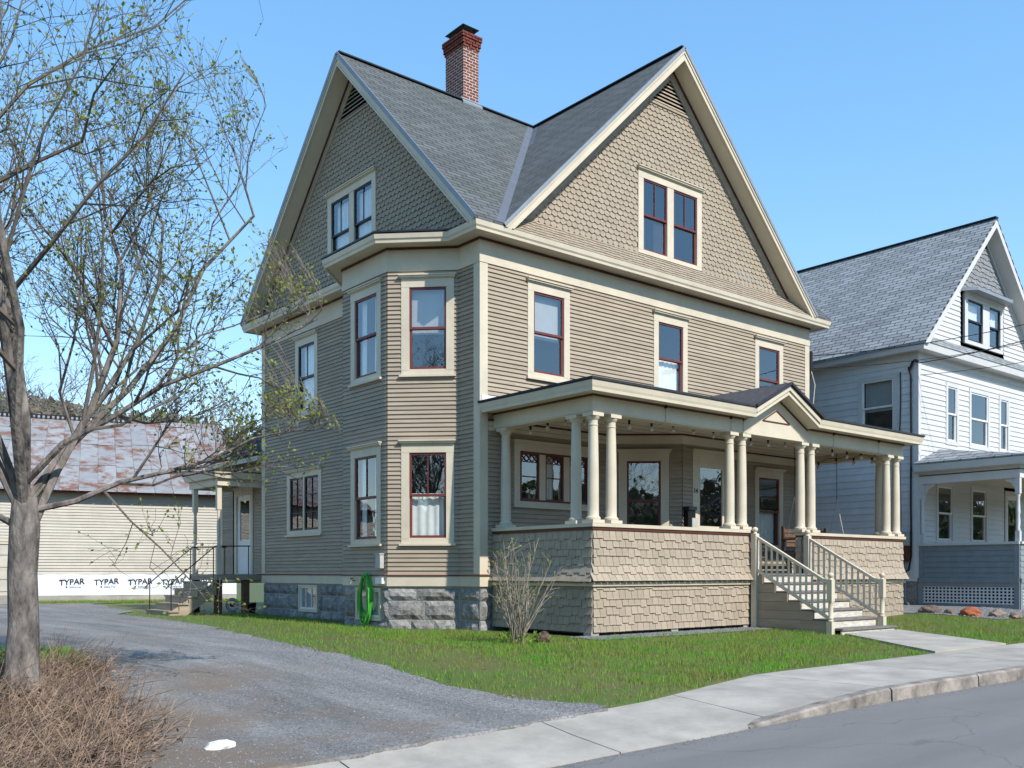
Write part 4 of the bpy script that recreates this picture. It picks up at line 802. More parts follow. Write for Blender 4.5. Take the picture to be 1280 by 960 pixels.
for i in range(npan):
    u0 = S1+.28-pw_*(i+1); f0 = -.05; lens = [0, .30+random.uniform(-.02, .02), .60+random.uniform(-.02, .02), 1.0]
    for a, b_ in zip(lens, lens[1:]):
        def Q(u, f, up): o_ = .45-(dep+.45)*f; z_ = 4.36+(zrg-4.36)*f+up; return BW.P(u, z_, o_)
        m = MB(); lift = random.uniform(0, .012); m.add([Q(u0+.01, a-.008, .03+lift), Q(u0+pw_-.01, a-.008, .03+lift), Q(u0+pw_-.01, b_, .015), Q(u0+.01, b_, .015)], [(0, 1, 2, 3)])
        m.add([Q(u0-.015, a, .015), Q(u0-.015, b_, .015), Q(u0, b_, .055), Q(u0, a, .055), Q(u0+.015, b_, .015), Q(u0+.015, a, .015)], [(0, 1, 2, 3), (3, 2, 4, 5)]); m.build('roof_panel', 'metal_roof', BA)
MB().prism([BW.P(S0-.2, zrg-.02, -dep), BW.P(S1+.25, zrg-.02, -dep), BW.P(S1+.25, 4.3, -2*dep-.4), BW.P(S0-.2, 4.3, -2*dep-.4)], (0, 0, .03)).build('back_roof', 'metal_roof', BA)
sg_ = MB()
for i in range(60):
    u = -9+i*.2
    if not (-4.2 < u < -3.2): sg_.fbox(BW, u, u+.1, zrg-.25, zrg-.02, -dep+.55, -dep+.6)
for z in (-.22, -.05): sg_.fbox(BW, -9, 3, zrg+z-.02, zrg+z+.02, -dep+.5, -dep+.55)
sg_.build('snow_guard', 'black', BA)
# ------------------------------------------------------------------ neighbouring house
NB = thing('neighbour_house', 'white and grey clapboard house with steep grey shingle roof and blue-grey porch', 'house')
NX, NY = 14.75, -1.6; NW = 8.1; NF = Fr((NX, NY), (1, 0), (0, -1)); NL = Fr((NX, NY), (0, 1), (-1, 0)); NR = Fr((NX+NW, NY), (0, 1), (1, 0)); NK = Fr((NX, NY+12), (1, 0), (0, 1))
wl = [(.75, 1.75, 5.35, 6.98)]; up_ = [(1.74, 2.3, 5.2, 6.83), (3.23, 4.37, 5.2, 6.83), (5.27, 5.79, 5.2, 6.83)]; lo_ = [(1.16, 2.04, 2.2, 3.8), (3.33, 4.26, 2.2, 3.8)]
clap(NB, NL, .12, 12, .98, 7.45, .2, [(a-.06, b_+.06, c-.06, d_+.06) for a, b_, c, d_ in wl], 'vinyl_side', 'clapboard', single=True, th=.025)
clap(NB, NF, .12, NW-.12, 1.2, 7.45, .155, [(a-.06, b_+.06, c-.06, d_+.06) for a, b_, c, d_ in up_+lo_+[(5.6, 6.7, 1, 3.9)]], 'vinyl_white', th=.025)
clap(NB, NR, 0, 12, .98, 7.45, .2, (), 'vinyl_side'); clap(NB, NK, 0, NW, .98, 7.45, .2, (), 'vinyl_side')
MB().prism([(NX, NY, 7.4), (NX+NW, NY, 7.4), (NX+NW, NY+12, 7.4), (NX, NY+12, 7.4)], (0, 0, .02)).build('attic_floor', 'interior', NB)
nOUT = [(NX, NY+12), (NX, NY), (NX+NW, NY), (NX+NW, NY+12)]
MB().sweep(nOUT, RING(7.42, 7.66, .025), True).build('frieze_board', 'vinyl_white', NB); MB().sweep(nOUT, [(0, 7.62), (.34, 7.62), (.36, 7.60), (.38, 7.78), (0, 7.78)], True).build('cornice', 'vinyl_white', NB); MB().sweep(nOUT, RING(-.3, .98, -.03, -.3), True).build('foundation', 'stone', NB)
for fr_, u in ((NF, 0), (NF, NW-.12)): MB().fbox(fr_, u-.03 if u == 0 else u, u+.12, .98, 7.45, -.01, .032).build('corner_board', 'vinyl_white', NB)
MB().fbox(NL, 0, .12, .98, 7.45, -.01, .032).build('corner_board', 'vinyl_side', NB)
for a, b_, c, d_ in up_+lo_: dh(NB, NF, a, b_, c, d_, 'white_paint', 0, 'none', case=.12, mt='vinyl_white', head=.12, cap=False, sill=False)
dh(NB, NL, *wl[0], 'white_paint', 0, 'shade', case=.13, mt='vinyl_white', head=.13, cap=False, sill=True)
d = casing(NF, 5.72, 6.62, 1.25, 3.75, NB, 'front_door', .14, .14, 'vinyl_white', cap=False, sill=False, bottom=0); room(NF, 5.72, 6.62, 1.25, 3.75, d)
mb = MB()
for a, b_, c, e_ in ((5.72, 5.86, 1.25, 3.75), (6.48, 6.62, 1.25, 3.75), (5.86, 6.48, 1.25, 2.0), (5.86, 6.48, 3.6, 3.75)): mb.fbox(NF, a, b_, c, e_, -.03, .0)
mb.build('door_leaf', 'white_paint', d); pane(NF, 5.84, 6.5, 1.98, 3.62, -.017, d)
nz0, nzr, nhw = 7.75, 12.25, NW/2+.42; ncx = NX+NW/2; ns = (nzr-nz0)/nhw
for sg in (-1, 1):
    MB().prism([(ncx+sg*nhw, NY-.45, nz0), (ncx, NY-.45, nzr), (ncx, NY+12.4, nzr), (ncx+sg*nhw, NY+12.4, nz0)], (0, 0, .06)).build('roof', 'roof_neighbour', NB)
    for v0, v1, o0, o1, nm_, mm_ in ((0, .24, .38, .44, 'rake_board', 'vinyl_white'), (.2, .225, 0, .38, 'rake_soffit', 'vinyl_white'), (.24, .40, 0, .03, 'rake_frieze', 'vinyl_white')):
        MB().prism([(ncx+sg*(nhw-v0/ns), NY-o0, nz0), (ncx, NY-o0, nzr-v0), (ncx, NY-o0, nzr-v1), (ncx+sg*(nhw-v1/ns), NY-o0, nz0)], (0, -(o1-o0), 0)).build(nm_, mm_, NB)
MB().bar((ncx, NY-.45, nzr+.07), (ncx, NY+12.4, nzr+.07), .2, .04).build('ridge_cap', 'roof_edge', NB)
gr = lambda z: (NW/2-(nhw-.35-(z-nz0)/ns), NW/2+(nhw-.35-(z-nz0)/ns))
clap(NB, NF, 0, 1, 8.15, 9.95, .155, [(2.55, 5.5, 8.2, 9.9)], 'vinyl_white', urange=gr, th=.025); mat('grey_shingle', (.26, .265, .275), .8, .2, 8)
shingle_field(NB, NF, lambda z: (lambda a: (a[0]+.05, a[1]-.05))(gr(z)), 9.95, 11.5, .2, .15, 'stag', m='grey_shingle'); MB().prism([(NX+.1, NY+.7, 7.8), (NX+NW-.1, NY+.7, 7.8), (ncx, NY+.7, nzr-.2)], (0, .02, 0)).build('gable_wall', 'interior', NB)
MB().prism([(NX-.3, NY-.38, 7.79), (NX+NW+.3, NY-.38, 7.79), (NX+NW-.2, NY, 8.15), (NX+.2, NY, 8.15)], (0, 0, .03)).build('pent_roof', 'roof_neighbour_x', NB)
w = casing(NF, 3.0, 5.23, 8.42, 9.68, NB, mull=((4.02, 4.48),), case=.2, head=.14, m='vinyl_white', sill=False)
for a, b_ in ((3.0, 4.02), (4.48, 5.23)): sash(NF, a, b_, 9.02, 9.68, w, 'sash_dark', .05); sash(NF, a, b_, 8.42, 9.06, w, 'sash_dark', .05, -.03)
room(NF, 3.0, 5.23, 8.42, 9.68, w); curtain(NF, 3.05, 3.95, 9.1, 9.6, w); curtain(NF, 4.5, 5.2, 9.1, 9.6, w)
MB().prism([NF.P(2.6, 9.86, .0), NF.P(5.6, 9.86, .0), NF.P(5.3, 9.86, .4), NF.P(2.9, 9.86, .4)], (0, 0, .1)).build('window_hood', 'flashing', NB)
# its porch, seen from the side
qx0, qx1, qy = NX+.02, NX+NW, -4.42; NPL = Fr((qx0, NY), (0, -1), (-1, 0)); NPF = Fr((qx0, qy), (1, 0), (0, -1)); dl = NY-qy
MB().box((qx0+.03, qy+.03, 1.12), (qx1, NY-.03, 1.22)).build('porch_floor', 'step_top', NB)
for fr_, ln in ((NPL, dl), (NPF, 5.2)):
    clap(NB, fr_, .02, ln, 1.08, 2.0, .155, (), 'blue_grey', 'porch_clapboard', single=True, th=.02); MB().fbox(fr_, 0, ln, 2.0, 2.07, -.12, .06).build('porch_rail_cap', 'vinyl_white', NB); MB().fbox(fr_, 0, ln, .96, 1.08, -.06, .05).build('skirt', 'blue_grey', NB)
    for a, b_, c, e_ in ((0, .14, .2, .96), (ln-.14, ln, .2, .96), (.14, ln-.14, .84, .96), (.14, ln-.14, .2, .36)): MB().fbox(fr_, a, b_, c, e_, -.04, .03).build('lattice_frame', 'blue_grey', NB)
    lt = MB()
    for u in np.arange(.16, ln-.16, .105): lt.fbox(fr_, u, u+.04, .36, .84, -.02, -.005)
    for z in np.arange(.37, .84, .09): lt.fbox(fr_, .14, ln-.14, z, z+.035, -.004, .008)
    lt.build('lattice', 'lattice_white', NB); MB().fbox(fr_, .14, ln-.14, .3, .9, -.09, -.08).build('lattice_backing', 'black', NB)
for x, y in ((qx0+.07, qy+.07), (qx0+.07, NY-.09), (qx0+2.7, qy+.07), (qx0+5.2, qy+.07), (qx1-.1, qy+.07)):
    m = MB(); m.box((x-.06, y-.06, 2.07), (x+.06, y+.06, 2.35)); m.lathe((x, y, 2.35), [(.05, 0), (.06, .03), (.04, .08), (.055, .25), (.04, .42), (.055, .5), (.05, .55), (.04, .9), (.055, .95), (.05, 1.0)], 10); m.box((x-.06, y-.06, 3.35), (x+.06, y+.06, 3.95)); m.build('porch_post', 'vinyl_white', NB, smooth=True)
    if x < qx0+.1: MB().fbox(NPL, 0 if y > -3 else dl-.14, .14 if y > -3 else dl, .98, 2.0, -.1, .028).build('porch_pier', 'blue_grey', NB)
qp = [(qx0, NY), (qx0, qy), (qx1, qy), (qx1, NY)]
MB().sweep(qp, [(-.15, 3.78), (0, 3.78), (0, 4.12), (-.15, 4.12)]).build('porch_beam', 'vinyl_side', NB); MB().sweep(qp, [(-.1, 4.12), (.24, 4.12), (.26, 4.13), (.28, 4.32), (-.1, 4.32)]).build('porch_cornice', 'vinyl_white', NB)
MB().prism([(qx0-.3, qy-.3, 4.33), (qx1+.3, qy-.3, 4.33), (qx1-1, NY, 4.85), (qx0+1.2, NY, 4.85)], (0, 0, .04)).build('porch_roof', 'roof_neighbour_x', NB); MB().prism([(qx0-.3, qy-.3, 4.33), (qx0+1.2, NY, 4.85), (qx0-.3, NY, 4.33)], (0, 0, .04)).build('porch_roof', 'roof_neighbour', NB)
MB().box((qx0, qy, 4.0), (qx1, NY, 4.03)).build('porch_ceiling', 'ceiling_paint', NB)
for y, s_ in ((NY-.16, -1), (qy+.14, 1)):
    m = MB(); m.prism([(qx0+.07, y, 3.78), (qx0+.07, y+s_*.30, 3.78), (qx0+.07, y+s_*.25, 3.70), (qx0+.07, y+s_*.12, 3.66), (qx0+.07, y+s_*.06, 3.55), (qx0+.07, y, 3.45)], (.03, 0, 0)); m.build('bracket', 'vinyl_white', NB)
# meters and cables on its side wall
em = thing('electric_meter', 'grey electric meter with a round dial on the side wall of the white house', 'meter'); MB().fbox(NL, .22, .48, 2.02, 2.42, .03, .13).build('box', 'plastic_grey', em)
p = NL.P(.35, 2.28, .13); m = MB(); m.tube([p, p+NL.n*.09], .09, 16); m.build('dial', 'flashing', em, smooth=True); MB().fbox(NL, .2, .5, 1.55, 2.0, .03, .12).build('lower_box', 'rust_edge', em)
MB().tube([NL.P(.35, 1.55, .06), NL.P(.35, .4, .06), NL.P(.2, .32, .15)], .025, 8).build('conduit', 'flashing', em)
cb_ = thing('service_cable', 'thick black cable running down the corner of the white house', 'cable'); MB().tube([NL.P(.18, z, .06+.012*math.sin(z*2.2)) if z < 7.1 else NL.P(.25, z, .08) for z in np.linspace(7.2, 1.7, 22)]+[NL.P(.25, 1.3, .06), NL.P(.5, 1.2, .06), NL.P(.4, 1.5, .08)], .026, 7).build('cable', 'black', cb_, smooth=True)
cb_ = thing('service_cable', 'thin dark conduit on the side wall beside the electric meter', 'cable'); MB().tube([NL.P(.52+.02*math.sin(z*1.7), z, .06) for z in np.linspace(7.1, 2.4, 16)], .018, 7).build('cable', 'metal_dark', cb_, smooth=True)
wh_ = thing('cable_fitting', 'dark electric service fitting at the eave corner of the white house', 'fitting', NL.P(.2, 7.2, .1)); MB().tube([(0, 0, -.1), (-.02, -.1, .12), (-.06, -.2, .15), (-.1, -.3, .08)], .04, 8).build('fitting', 'metal_dark', wh_, smooth=True)
# utility pole out of frame and its wires
pole = thing('utility_pole', 'brown wooden utility pole at the kerb carrying overhead wires', 'pole', (17.5, -9.4, 0)); MB().tube([(0, 0, -.2), (0, 0, 10)], [.16, .11], 12).build('shaft', 'pole_wood', pole, smooth=True); MB().box((-.05, -1.0, 9.2), (.05, 1.0, 9.32)).build('crossarm', 'pole_wood', pole)
def wire(a, b_, sag, label, r=.011):
    a, b_ = Vector(a), Vector(b_); pth = []
    for i in range(25): f = i/24; q = a.lerp(b_, f); q.z -= sag*4*f*(1-f); pth.append(q)
    o = MB().tube(pth, r, 5).build('overhead_wire', 'black', None); tag(o, label, 'wire', 'overhead wires to the pole')
wire((14.6, -1.7, 7.25), (17.5, -9.4, 9.2), .35, 'black overhead wire from the white house corner to the pole', .014)
wire((11.75, .1, 7.35), (17.5, -9.6, 9.25), .5, 'black overhead wire from the tan house corner to the pole'); wire((11.75, .1, 7.0), (17.5, -9.3, 8.6), .5, 'thin lower overhead wire from the tan house corner to the pole', .008)
wire((14.6, -1.75, 6.9), (17.5, -9.4, 8.0), .3, 'thin lower overhead wire from the white house corner', .008)
iw = thing('wire_bracket', 'small insulator bracket on the far corner board of the tan house', 'bracket', (11.72, .0, 7.2)); MB().box((-.03, -.08, -.3), (.05, -.02, .25)).build('plate', 'metal_dark', iw); MB().tube([(.0, -.05, -.25), (.05, -.15, -.7), (.0, -.12, -1.3), (.02, -.06, -2.0)], .012, 6).build('loop', 'rope', iw)
# stone pad at the stair foot
pq = [(3.3, -7.9), (5.9, -7.9), (SR+.25, y0-tr*6-.04), (SL+.15, y0-tr*6-.04)]
o = MB().hexa([(x, y, gz(x, y)-.2) for x, y in pq]+[(x, y, gz(x, y+.05)+.03) for x, y in pq]).build('stair_pad', 'concrete'); o['kind'] = 'structure'
# ------------------------------------------------------------------ vegetation
def blades(name, pts, h, w, m, lean=.5, parent=None, clump=0):
    """one triangle per blade of grass"""
    n = len(pts); a = rng.uniform(0, 2*np.pi, n); hh = h*rng.uniform(.5, 1.4, n); ww = w*rng.uniform(.7, 1.3, n); hh = hh*(1+clump*np.sin(pts[:, 0]*3.1+2*np.sin(pts[:, 1]*1.9))*np.sin(pts[:, 1]*3.7+1.5*np.sin(pts[:, 0]*2.3)))
    dx, dy = np.cos(a), np.sin(a); la = rng.uniform(0, 2*np.pi, n); ll = hh*lean*rng.uniform(0, 1, n)
    v = np.empty((n, 3, 3)); v[:, 0] = pts-np.stack([dx*ww, dy*ww, np.zeros(n)], 1); v[:, 1] = pts+np.stack([dx*ww, dy*ww, np.zeros(n)], 1); v[:, 2] = pts+np.stack([np.cos(la)*ll, np.sin(la)*ll, hh], 1)
    return npmesh(name, v.reshape(-1, 3), np.arange(3*n).reshape(-1, 3), m, parent, 'stuff')
def on_lawn(x, y):
    if x < lerp_tab(DRIVE_R, y)+.10*math.sin(x*9+y*5)+.05: return False
    if y < lerp_tab(WALK, x)+.03+.05*math.sin(x*6.3): return False
    if -.35 < x < 11.7 and y > -3.42+.06*math.sin(x*4): return False     # porch and house, gravel border
    if SL-.08 < x < SR+.2 and y > -5.25: return False
    if y < -5.0 and 3.25+(y+7.9)*.70-.05*math.sin(y*7) < x < 5.95+(y+7.9)*.49+.05*math.sin(y*9): return False
    if x > 11.7 and y > -4.75+.2*math.sin(x*3): return False
    if -1.25 < x <= .4 and .5 < y < 4.9 and x > -1.12-.0: return False
    if x > -.06 and y > -.2: return False
    if -2.6 < x < .3 and 10.5 < y < 13: return False
    return y < 14 and x < 26
P = []
N = 420000; X_ = rng.uniform(-6, 24, N); Y_ = rng.uniform(-9, 13.5, N); dist = np.hypot(X_-CAMX, Y_-CAMY); keep = rng.uniform(0, 1, N) < np.clip((15/dist)**1.5, .18, 1)
lump = np.sin(X_*2.1+np.sin(Y_*1.7))*np.sin(Y_*2.6+X_*.7)
for x, y, k, l_ in zip(X_, Y_, keep, lump):
    if k and on_lawn(x, y): P.append((x, y, gz(x, y)-.004))
P = np.array(P); far = (P[:, 0] < -1.2) & (P[:, 0]-np.interp(P[:, 1], [a for a, b in DRIVE_R], [b for a, b in DRIVE_R]) < 1.9); thin = far & (rng.uniform(0, 1, len(P)) < .62)
P = P[~thin]
g = blades('lawn_grass', P, .06, .006, 'grass', clump=.5); tag(g, 'green spring grass of the front lawn', 'grass')
Q = np.array([(x, y, gz(x, y)) for x, y in zip(rng.uniform(-16, -7.7, 30000), rng.uniform(-3.4, 1.0, 30000)) if x < lerp_tab(DRIVE_L, y)-.15])
g = blades('verge_grass', Q, .11, .008, 'grass'); tag(g, 'longer green grass at the back of the twig bed', 'grass')
Q = np.array([(x, y, gz(x, y)) for x, y in [(BW.P(u, 0, o)[0], BW.P(u, 0, o)[1]) for u, o in zip(rng.uniform(-.9, 7, 6000), rng.uniform(.05, 1.1, 6000)**1.0)]])
g = blades('barn_grass', Q, .12, .012, 'grass'); tag(g, 'rough grass strip along the foot of the barn', 'grass')
Q = [(x, y) for x, y in zip(rng.uniform(-6, 14, 4000), rng.uniform(-8.6, 6, 4000)) if on_lawn(x, y)][:260]
o = npmesh('fallen_leaves', np.concatenate([np.array([(x, y, gz(x, y)+.045), (x+.03, y+.012, gz(x, y)+.055), (x+.05, y-.005, gz(x, y)+.05), (x+.02, y-.025, gz(x, y)+.04)]) for x, y in Q]), np.arange(4*len(Q)).reshape(-1, 4), 'mulch', None, 'stuff'); tag(o, 'dry brown leaf bits lying about the lawn', 'leaf litter')
# loose stones along the drive edge
def pebbles(name, pts, r, m, label):
    n = len(pts); base = np.array([(1, 0, 0), (-.5, .85, 0), (-.5, -.85, 0), (.15, .1, .8)]); rr = r*rng.uniform(.5, 1.7, n); a = rng.uniform(0, 6.3, n)
    c, s_ = np.cos(a), np.sin(a); v = np.empty((n, 4, 3))
    for i, (x, y, z) in enumerate(base): v[:, i, 0] = pts[:, 0]+rr*(x*c-y*s_); v[:, i, 1] = pts[:, 1]+rr*(x*s_+y*c); v[:, i, 2] = pts[:, 2]+rr*z
    f = (np.arange(n)[:, None, None]*4+np.array([(0, 1, 3), (1, 2, 3), (2, 0, 3)])[None]).reshape(-1, 3); o = npmesh(name, v.reshape(-1, 3), f, m, None, 'stuff'); tag(o, label, 'gravel')
Q = []
while len(Q) < 22000:
    y = -8.9+26*rng.uniform()**1.8; xl, xr = lerp_tab(DRIVE_L, y), lerp_tab(DRIVE_R, y); t_ = rng.uniform(); x = xr-abs(rng.normal(0, .45)) if t_ < .55 else rng.uniform(max(xl, -11), xr+.1)
    if y > lerp_tab(WALK, x)+.03: Q.append((x, y, gz(x, y)+.020))
pebbles('loose_gravel', np.array(Q), .010, 'pebble', 'loose grey stones scattered over the gravel drive')
Q = np.array([(x, y, sx(x)-.15+.004) for x, y in zip(rng.uniform(-7, 12, 2600), -9.89-abs(rng.normal(0, .10, 2600)))]); pebbles('gutter_grit', Q, .006, 'pebble', 'fine grit lying in the gutter along the kerb')
Q = np.array([(x, y, gz(x, y)+.012) for x, y in zip(rng.uniform(-.1, 5, 5000), rng.uniform(-3.6, -2.8, 5000))]); pebbles('border_gravel', Q, .018, 'pebble', 'pale gravel strip under the edge of the porch')
Q = np.array([(x, y, gz(x, y)+.012) for x, y in zip(rng.uniform(11.8, 22, 6000), rng.uniform(-5.1, -3.5, 6000))]); pebbles('neighbour_gravel', Q, .025, 'pebble', 'gravel and rubble before the white house')
# trees
def grow(seed, base, height, limbs, levels, r0, mbw, leaves, tip=.006, spread=.55, upb=.25, nk=(7, 6, 5), lrate=.5, thin_mb=None, limit=None, sides=(9, 7, 5, 3)):
    R = random.Random(seed)
    def branch(p, d, L_, r, lv):
        n = max(3, int(5-lv*.5)+ (2 if lv == 1 else 0)); pts = [p.copy()]; rad = [r]; q = p.copy(); dd = d.copy()
        for i in range(n):
            w = .13+.06*lv; dd = (dd+Vector((R.gauss(0, w), R.gauss(0, w), R.gauss(0, w)+upb*.22))).normalized(); 
            if limit and limit(q+dd*L_/n): dd = (dd*.3-R2*.5+Vector((0, 0, .8))).normalized()
            q = q+dd*L_/n; pts.append(q.copy()); rad.append(max(tip*.6, r*(1-.72*(i+1)/n)))
        (mbw if lv < 2 or thin_mb is None else thin_mb).tube(pts, rad, sides[min(lv, 3)], False)
        if limit and lv > 1 and limit(pts[0]): return
        if lv >= levels:
            for _ in range(R.choice((1, 2, 2, 3)) if R.random() < lrate else 0):
                f = R.random(); i = min(n-1, int(f*n)); c = pts[i].lerp(pts[i+1], f*n-i); leaves.append((c, (dd+Vector((R.gauss(0, .6), R.gauss(0, .6), R.gauss(0, .4)))).normalized()))
            if R.random() < lrate: leaves.append((pts[-1], dd))
            return
        k = nk[min(lv-1, len(nk)-1)]
        for j in range(k):
            f = .22+.78*(j+R.random()*.8)/k; f = min(.99, f); i = min(n-1, int(f*n)); c = pts[i].lerp(pts[i+1], f*n-i); rr = rad[i]*(1-(f*n-i))+rad[i+1]*(f*n-i)
            ax = Vector((R.gauss(0, 1), R.gauss(0, 1), R.gauss(0, 1))); perp = (ax-dd*ax.dot(dd)).normalized(); an = R.uniform(.45, 1.0); nd_ = (dd*math.cos(an)+perp*math.sin(an)+Vector((0, 0, upb))).normalized()
            branch(c, nd_, L_*R.uniform(.34, .60)*(1.15-.5*f), max(tip, rr*R.uniform(.5, .75)), lv+1)
    return branch
def leafmesh(name, leaves, size, m, parent):
    n = len(leaves); v = np.empty((n, 4, 3))
    for i, (c, d) in enumerate(leaves):
        s_ = size*random.uniform(.6, 1.5); a = Vector((random.gauss(0, 1), random.gauss(0, 1), random.gauss(0, 1))); r_ = d.cross(a).normalized()*s_*.34
        v[i] = (c, c+d*s_*.55+r_, c+d*s_*1.1, c+d*s_*.55-r_)
    return npmesh(name, v.reshape(-1, 3), np.arange(4*n).reshape(-1, 4), m, parent)
R2 = Vector((.7705, -.6374, 0))
T = thing('maple_tree', 'grey-barked street tree with bare twigs and small opening leaves', 'tree', (-9.62, -4.57, gz(-9.62, -4.57)))
mw = MB(); mt_ = MB(); lv_ = []; br = grow(11, None, 9, 6, 4, .16, mw, lv_, thin_mb=mt_, limit=lambda q: q.dot(Vector((.7705, -.6374, 0))) > (2.95+.3*math.sin(q.z*5) if 2.2 < q.z < 4.4 else 2.6+.3*math.sin(q.z*4) if q.z < 6 else 2.1+.3*math.sin(q.z*4)), tip=.0034, lrate=.95, nk=(11, 9, 7), upb=.30)
mw.tube([(0, 0, -.1), (0, 0, .05), (.0, .0, .25), (.02, .01, .7), (.01, .02, 1.25), (.03, .0, 1.75), (.03, 0, 2.05)], [.27, .215, .170, .150, .145, .150, .12], 14)
R2 = Vector((.7705, -.6374, 0)); F2_ = Vector((.6374, .7705, 0))       # across and along the view, only to aim the main limbs
for a, b_, up, L_, r_, z0 in ((.10, .1, 1.0, 6.8, .064, 1.9), (-.30, .25, 1.0, 6.2, .058, 1.85), (.40, -.15, 1.0, 6.0, .058, 1.85), (.60, .2, .9, 5.0, .05, 1.55), (-.5, -.3, .95, 5.4, .05, 1.8), (.15, -.5, .95, 5.4, .046, 1.95), (1.0, .25, .45, 3.0, .036, 1.9), (.8, -.25, .70, 3.6, .038, 2.2), (-.9, .2, .6, 4.2, .038, 1.7), (.35, .7, .85, 5.4, .042, 1.95), (.75, .5, .75, 4.4, .038, 2.0)):
    d_ = (R2*a+F2_*b_+Vector((0, 0, up))).normalized(); br(Vector((.03, 0, z0)), d_, L_, r_, 1)
mw.build('trunk', 'bark', T, smooth=True); mt_.build('branches', 'twig_bark', T, smooth=True); leafmesh('crown', lv_, .036, 'young_leaf', T)
for k, (x, y, h_, seed) in enumerate(((7.5, 37, 13.5, 3), (1.5, 44, 15, 5), (-6, 46, 14, 8))):
    t2 = thing('bare_tree', ['slim bare grey tree rising behind the barn roof end', 'tall bare tree behind the middle of the barn', 'bare spreading tree behind the snow guards of the barn roof'][k], 'tree', (x, y, gz(x, y)), 'bare trees behind the barn')
    m2 = MB(); l2_ = []; b2 = grow(seed, None, h_, 5, 4, .2, m2, l2_, tip=.014, nk=(7, 6, 5), lrate=.0, sides=(7, 5, 3, 3)); m2.tube([(0, 0, -.2), (.1, 0, h_*.25), (.1, .1, h_*.45)], [.3, .24, .18], 8)
    for j in range(7): a = j*2.4; b2(Vector((.1, .05, h_*(.24+.03*j))), Vector((math.cos(a)*.55, math.sin(a)*.55, 1)).normalized(), h_*.55, .12, 1)
    m2.build('trunk', 'far_bark', t2, smooth=True)
    tw = MB(); [tw.tube([c, c+d*.4], [.012, .006], 3, False) for c, d in l2_[:10]]
# shrub at the porch corner
sh = thing('shrub', 'leggy bare shrub with pale budding stems at the porch corner', 'shrub', (-1.62, -3.15, gz(-1.62, -3.15))); ms_ = MB(); ls = []
Rr = random.Random(4)
for i in range(46):
    a = Rr.uniform(0, 6.28); p = Vector((.13*math.cos(a)*Rr.random(), .13*math.sin(a)*Rr.random(), 0)); d_ = Vector((math.cos(a)*Rr.uniform(.05, .5), math.sin(a)*Rr.uniform(.05, .5), 1)).normalized(); L_ = Rr.uniform(.7, 1.75); pts = [p]; rad = [.010]
    for j in range(6):
        d_ = (d_+Vector((Rr.gauss(0, .1), Rr.gauss(0, .1), .03))).normalized(); pts.append(pts[-1]+d_*L_/6); rad.append(.010-.0012*(j+1))
        if j > 1:
            for _ in range(Rr.choice((0, 1, 1, 2))):
                e_ = (d_+Vector((Rr.gauss(0, .6), Rr.gauss(0, .6), Rr.gauss(0, .4)))).normalized(); q = pts[-1]+e_*Rr.uniform(.08, .3); ms_.tube([pts[-1], (pts[-1]+q)/2+Vector((0, 0, .01)), q], [.005, .004, .003], 4, False); ls += [(q, e_), (q, (e_+Vector((Rr.gauss(0, .7), Rr.gauss(0, .7), .2))).normalized())]
    ms_.tube(pts, rad, 5, False); ls.append((pts[-1], d_))
ms_.build('stems', 'stem', sh); leafmesh('leaves', ls, .035, 'young_leaf', sh)
sb = [(Vector((Rr.gauss(0, .2), Rr.gauss(0, .2), Rr.uniform(0, .15))), Vector((Rr.gauss(0, .5), Rr.gauss(0, .5), 1)).normalized()) for _ in range(160)]; leafmesh('basal_leaves', sb, .05, 'grass', sh)
cl = rock('root_clump', 'brown dead root clump at the foot of the bare shrub', 'clump', -1.22, -3.30, .17, .7, 'mulch')
# brown twig bed round the tree
def sprays(name, n, area, label, hmin, hmax, m, seed):
    Rn = random.Random(seed); mb = MB()
    for i in range(n):
        x, y = area(Rn); z = gz(x, y); L_ = Rn.uniform(hmin, hmax); a = Rn.gauss(.2, 1.2); tilt = abs(Rn.gauss(1.0, .4)); d = Vector((math.cos(a)*math.sin(tilt), math.sin(a)*math.sin(tilt), max(.05, math.cos(tilt)))).normalized(); p = Vector((x, y, z+Rn.uniform(0, .12))); pts = [p]
        for j in range(3): d = (d+Vector((Rn.gauss(0, .15), Rn.gauss(0, .15), -.10))).normalized(); pts.append(pts[-1]+d*L_/3)
        w_ = Rn.uniform(.6, 1.2); mb.tube(pts, [.0042*w_, .0036*w_, .003*w_, .0018*w_], 3, False)
    o = mb.build(name, m, kind='stuff'); tag(o, label, 'twigs'); return o
def bed(Rn):
    while 1:
        x, y = Rn.uniform(-13, -8.2), Rn.uniform(-9.0, -2.8)
        if x < lerp_tab(DRIVE_L, y)+.25-.7*Rn.random() and math.hypot(x+9.62, y+4.57) > .25 and (x+12)*.0 == 0: return x, y
sprays('twig_bed', 8500, bed, 'tangled brown dead stems covering the bed round the tree', .12, .52, 'twig', 3)
def dead(Rn):
    x, y = bed(Rn); return x, y
lf = [(Vector((x, y, gz(x, y)+random.uniform(.01, .08))), Vector((random.gauss(0, 1), random.gauss(0, 1), random.gauss(0, .4))).normalized()) for x, y in [bed(random) for _ in range(9000)]]
o = leafmesh('leaf_litter', lf, .05, 'twig', None); o['kind'] = 'stuff'; tag(o, 'brown dead leaf litter between the stems of the bed', 'leaf litter')
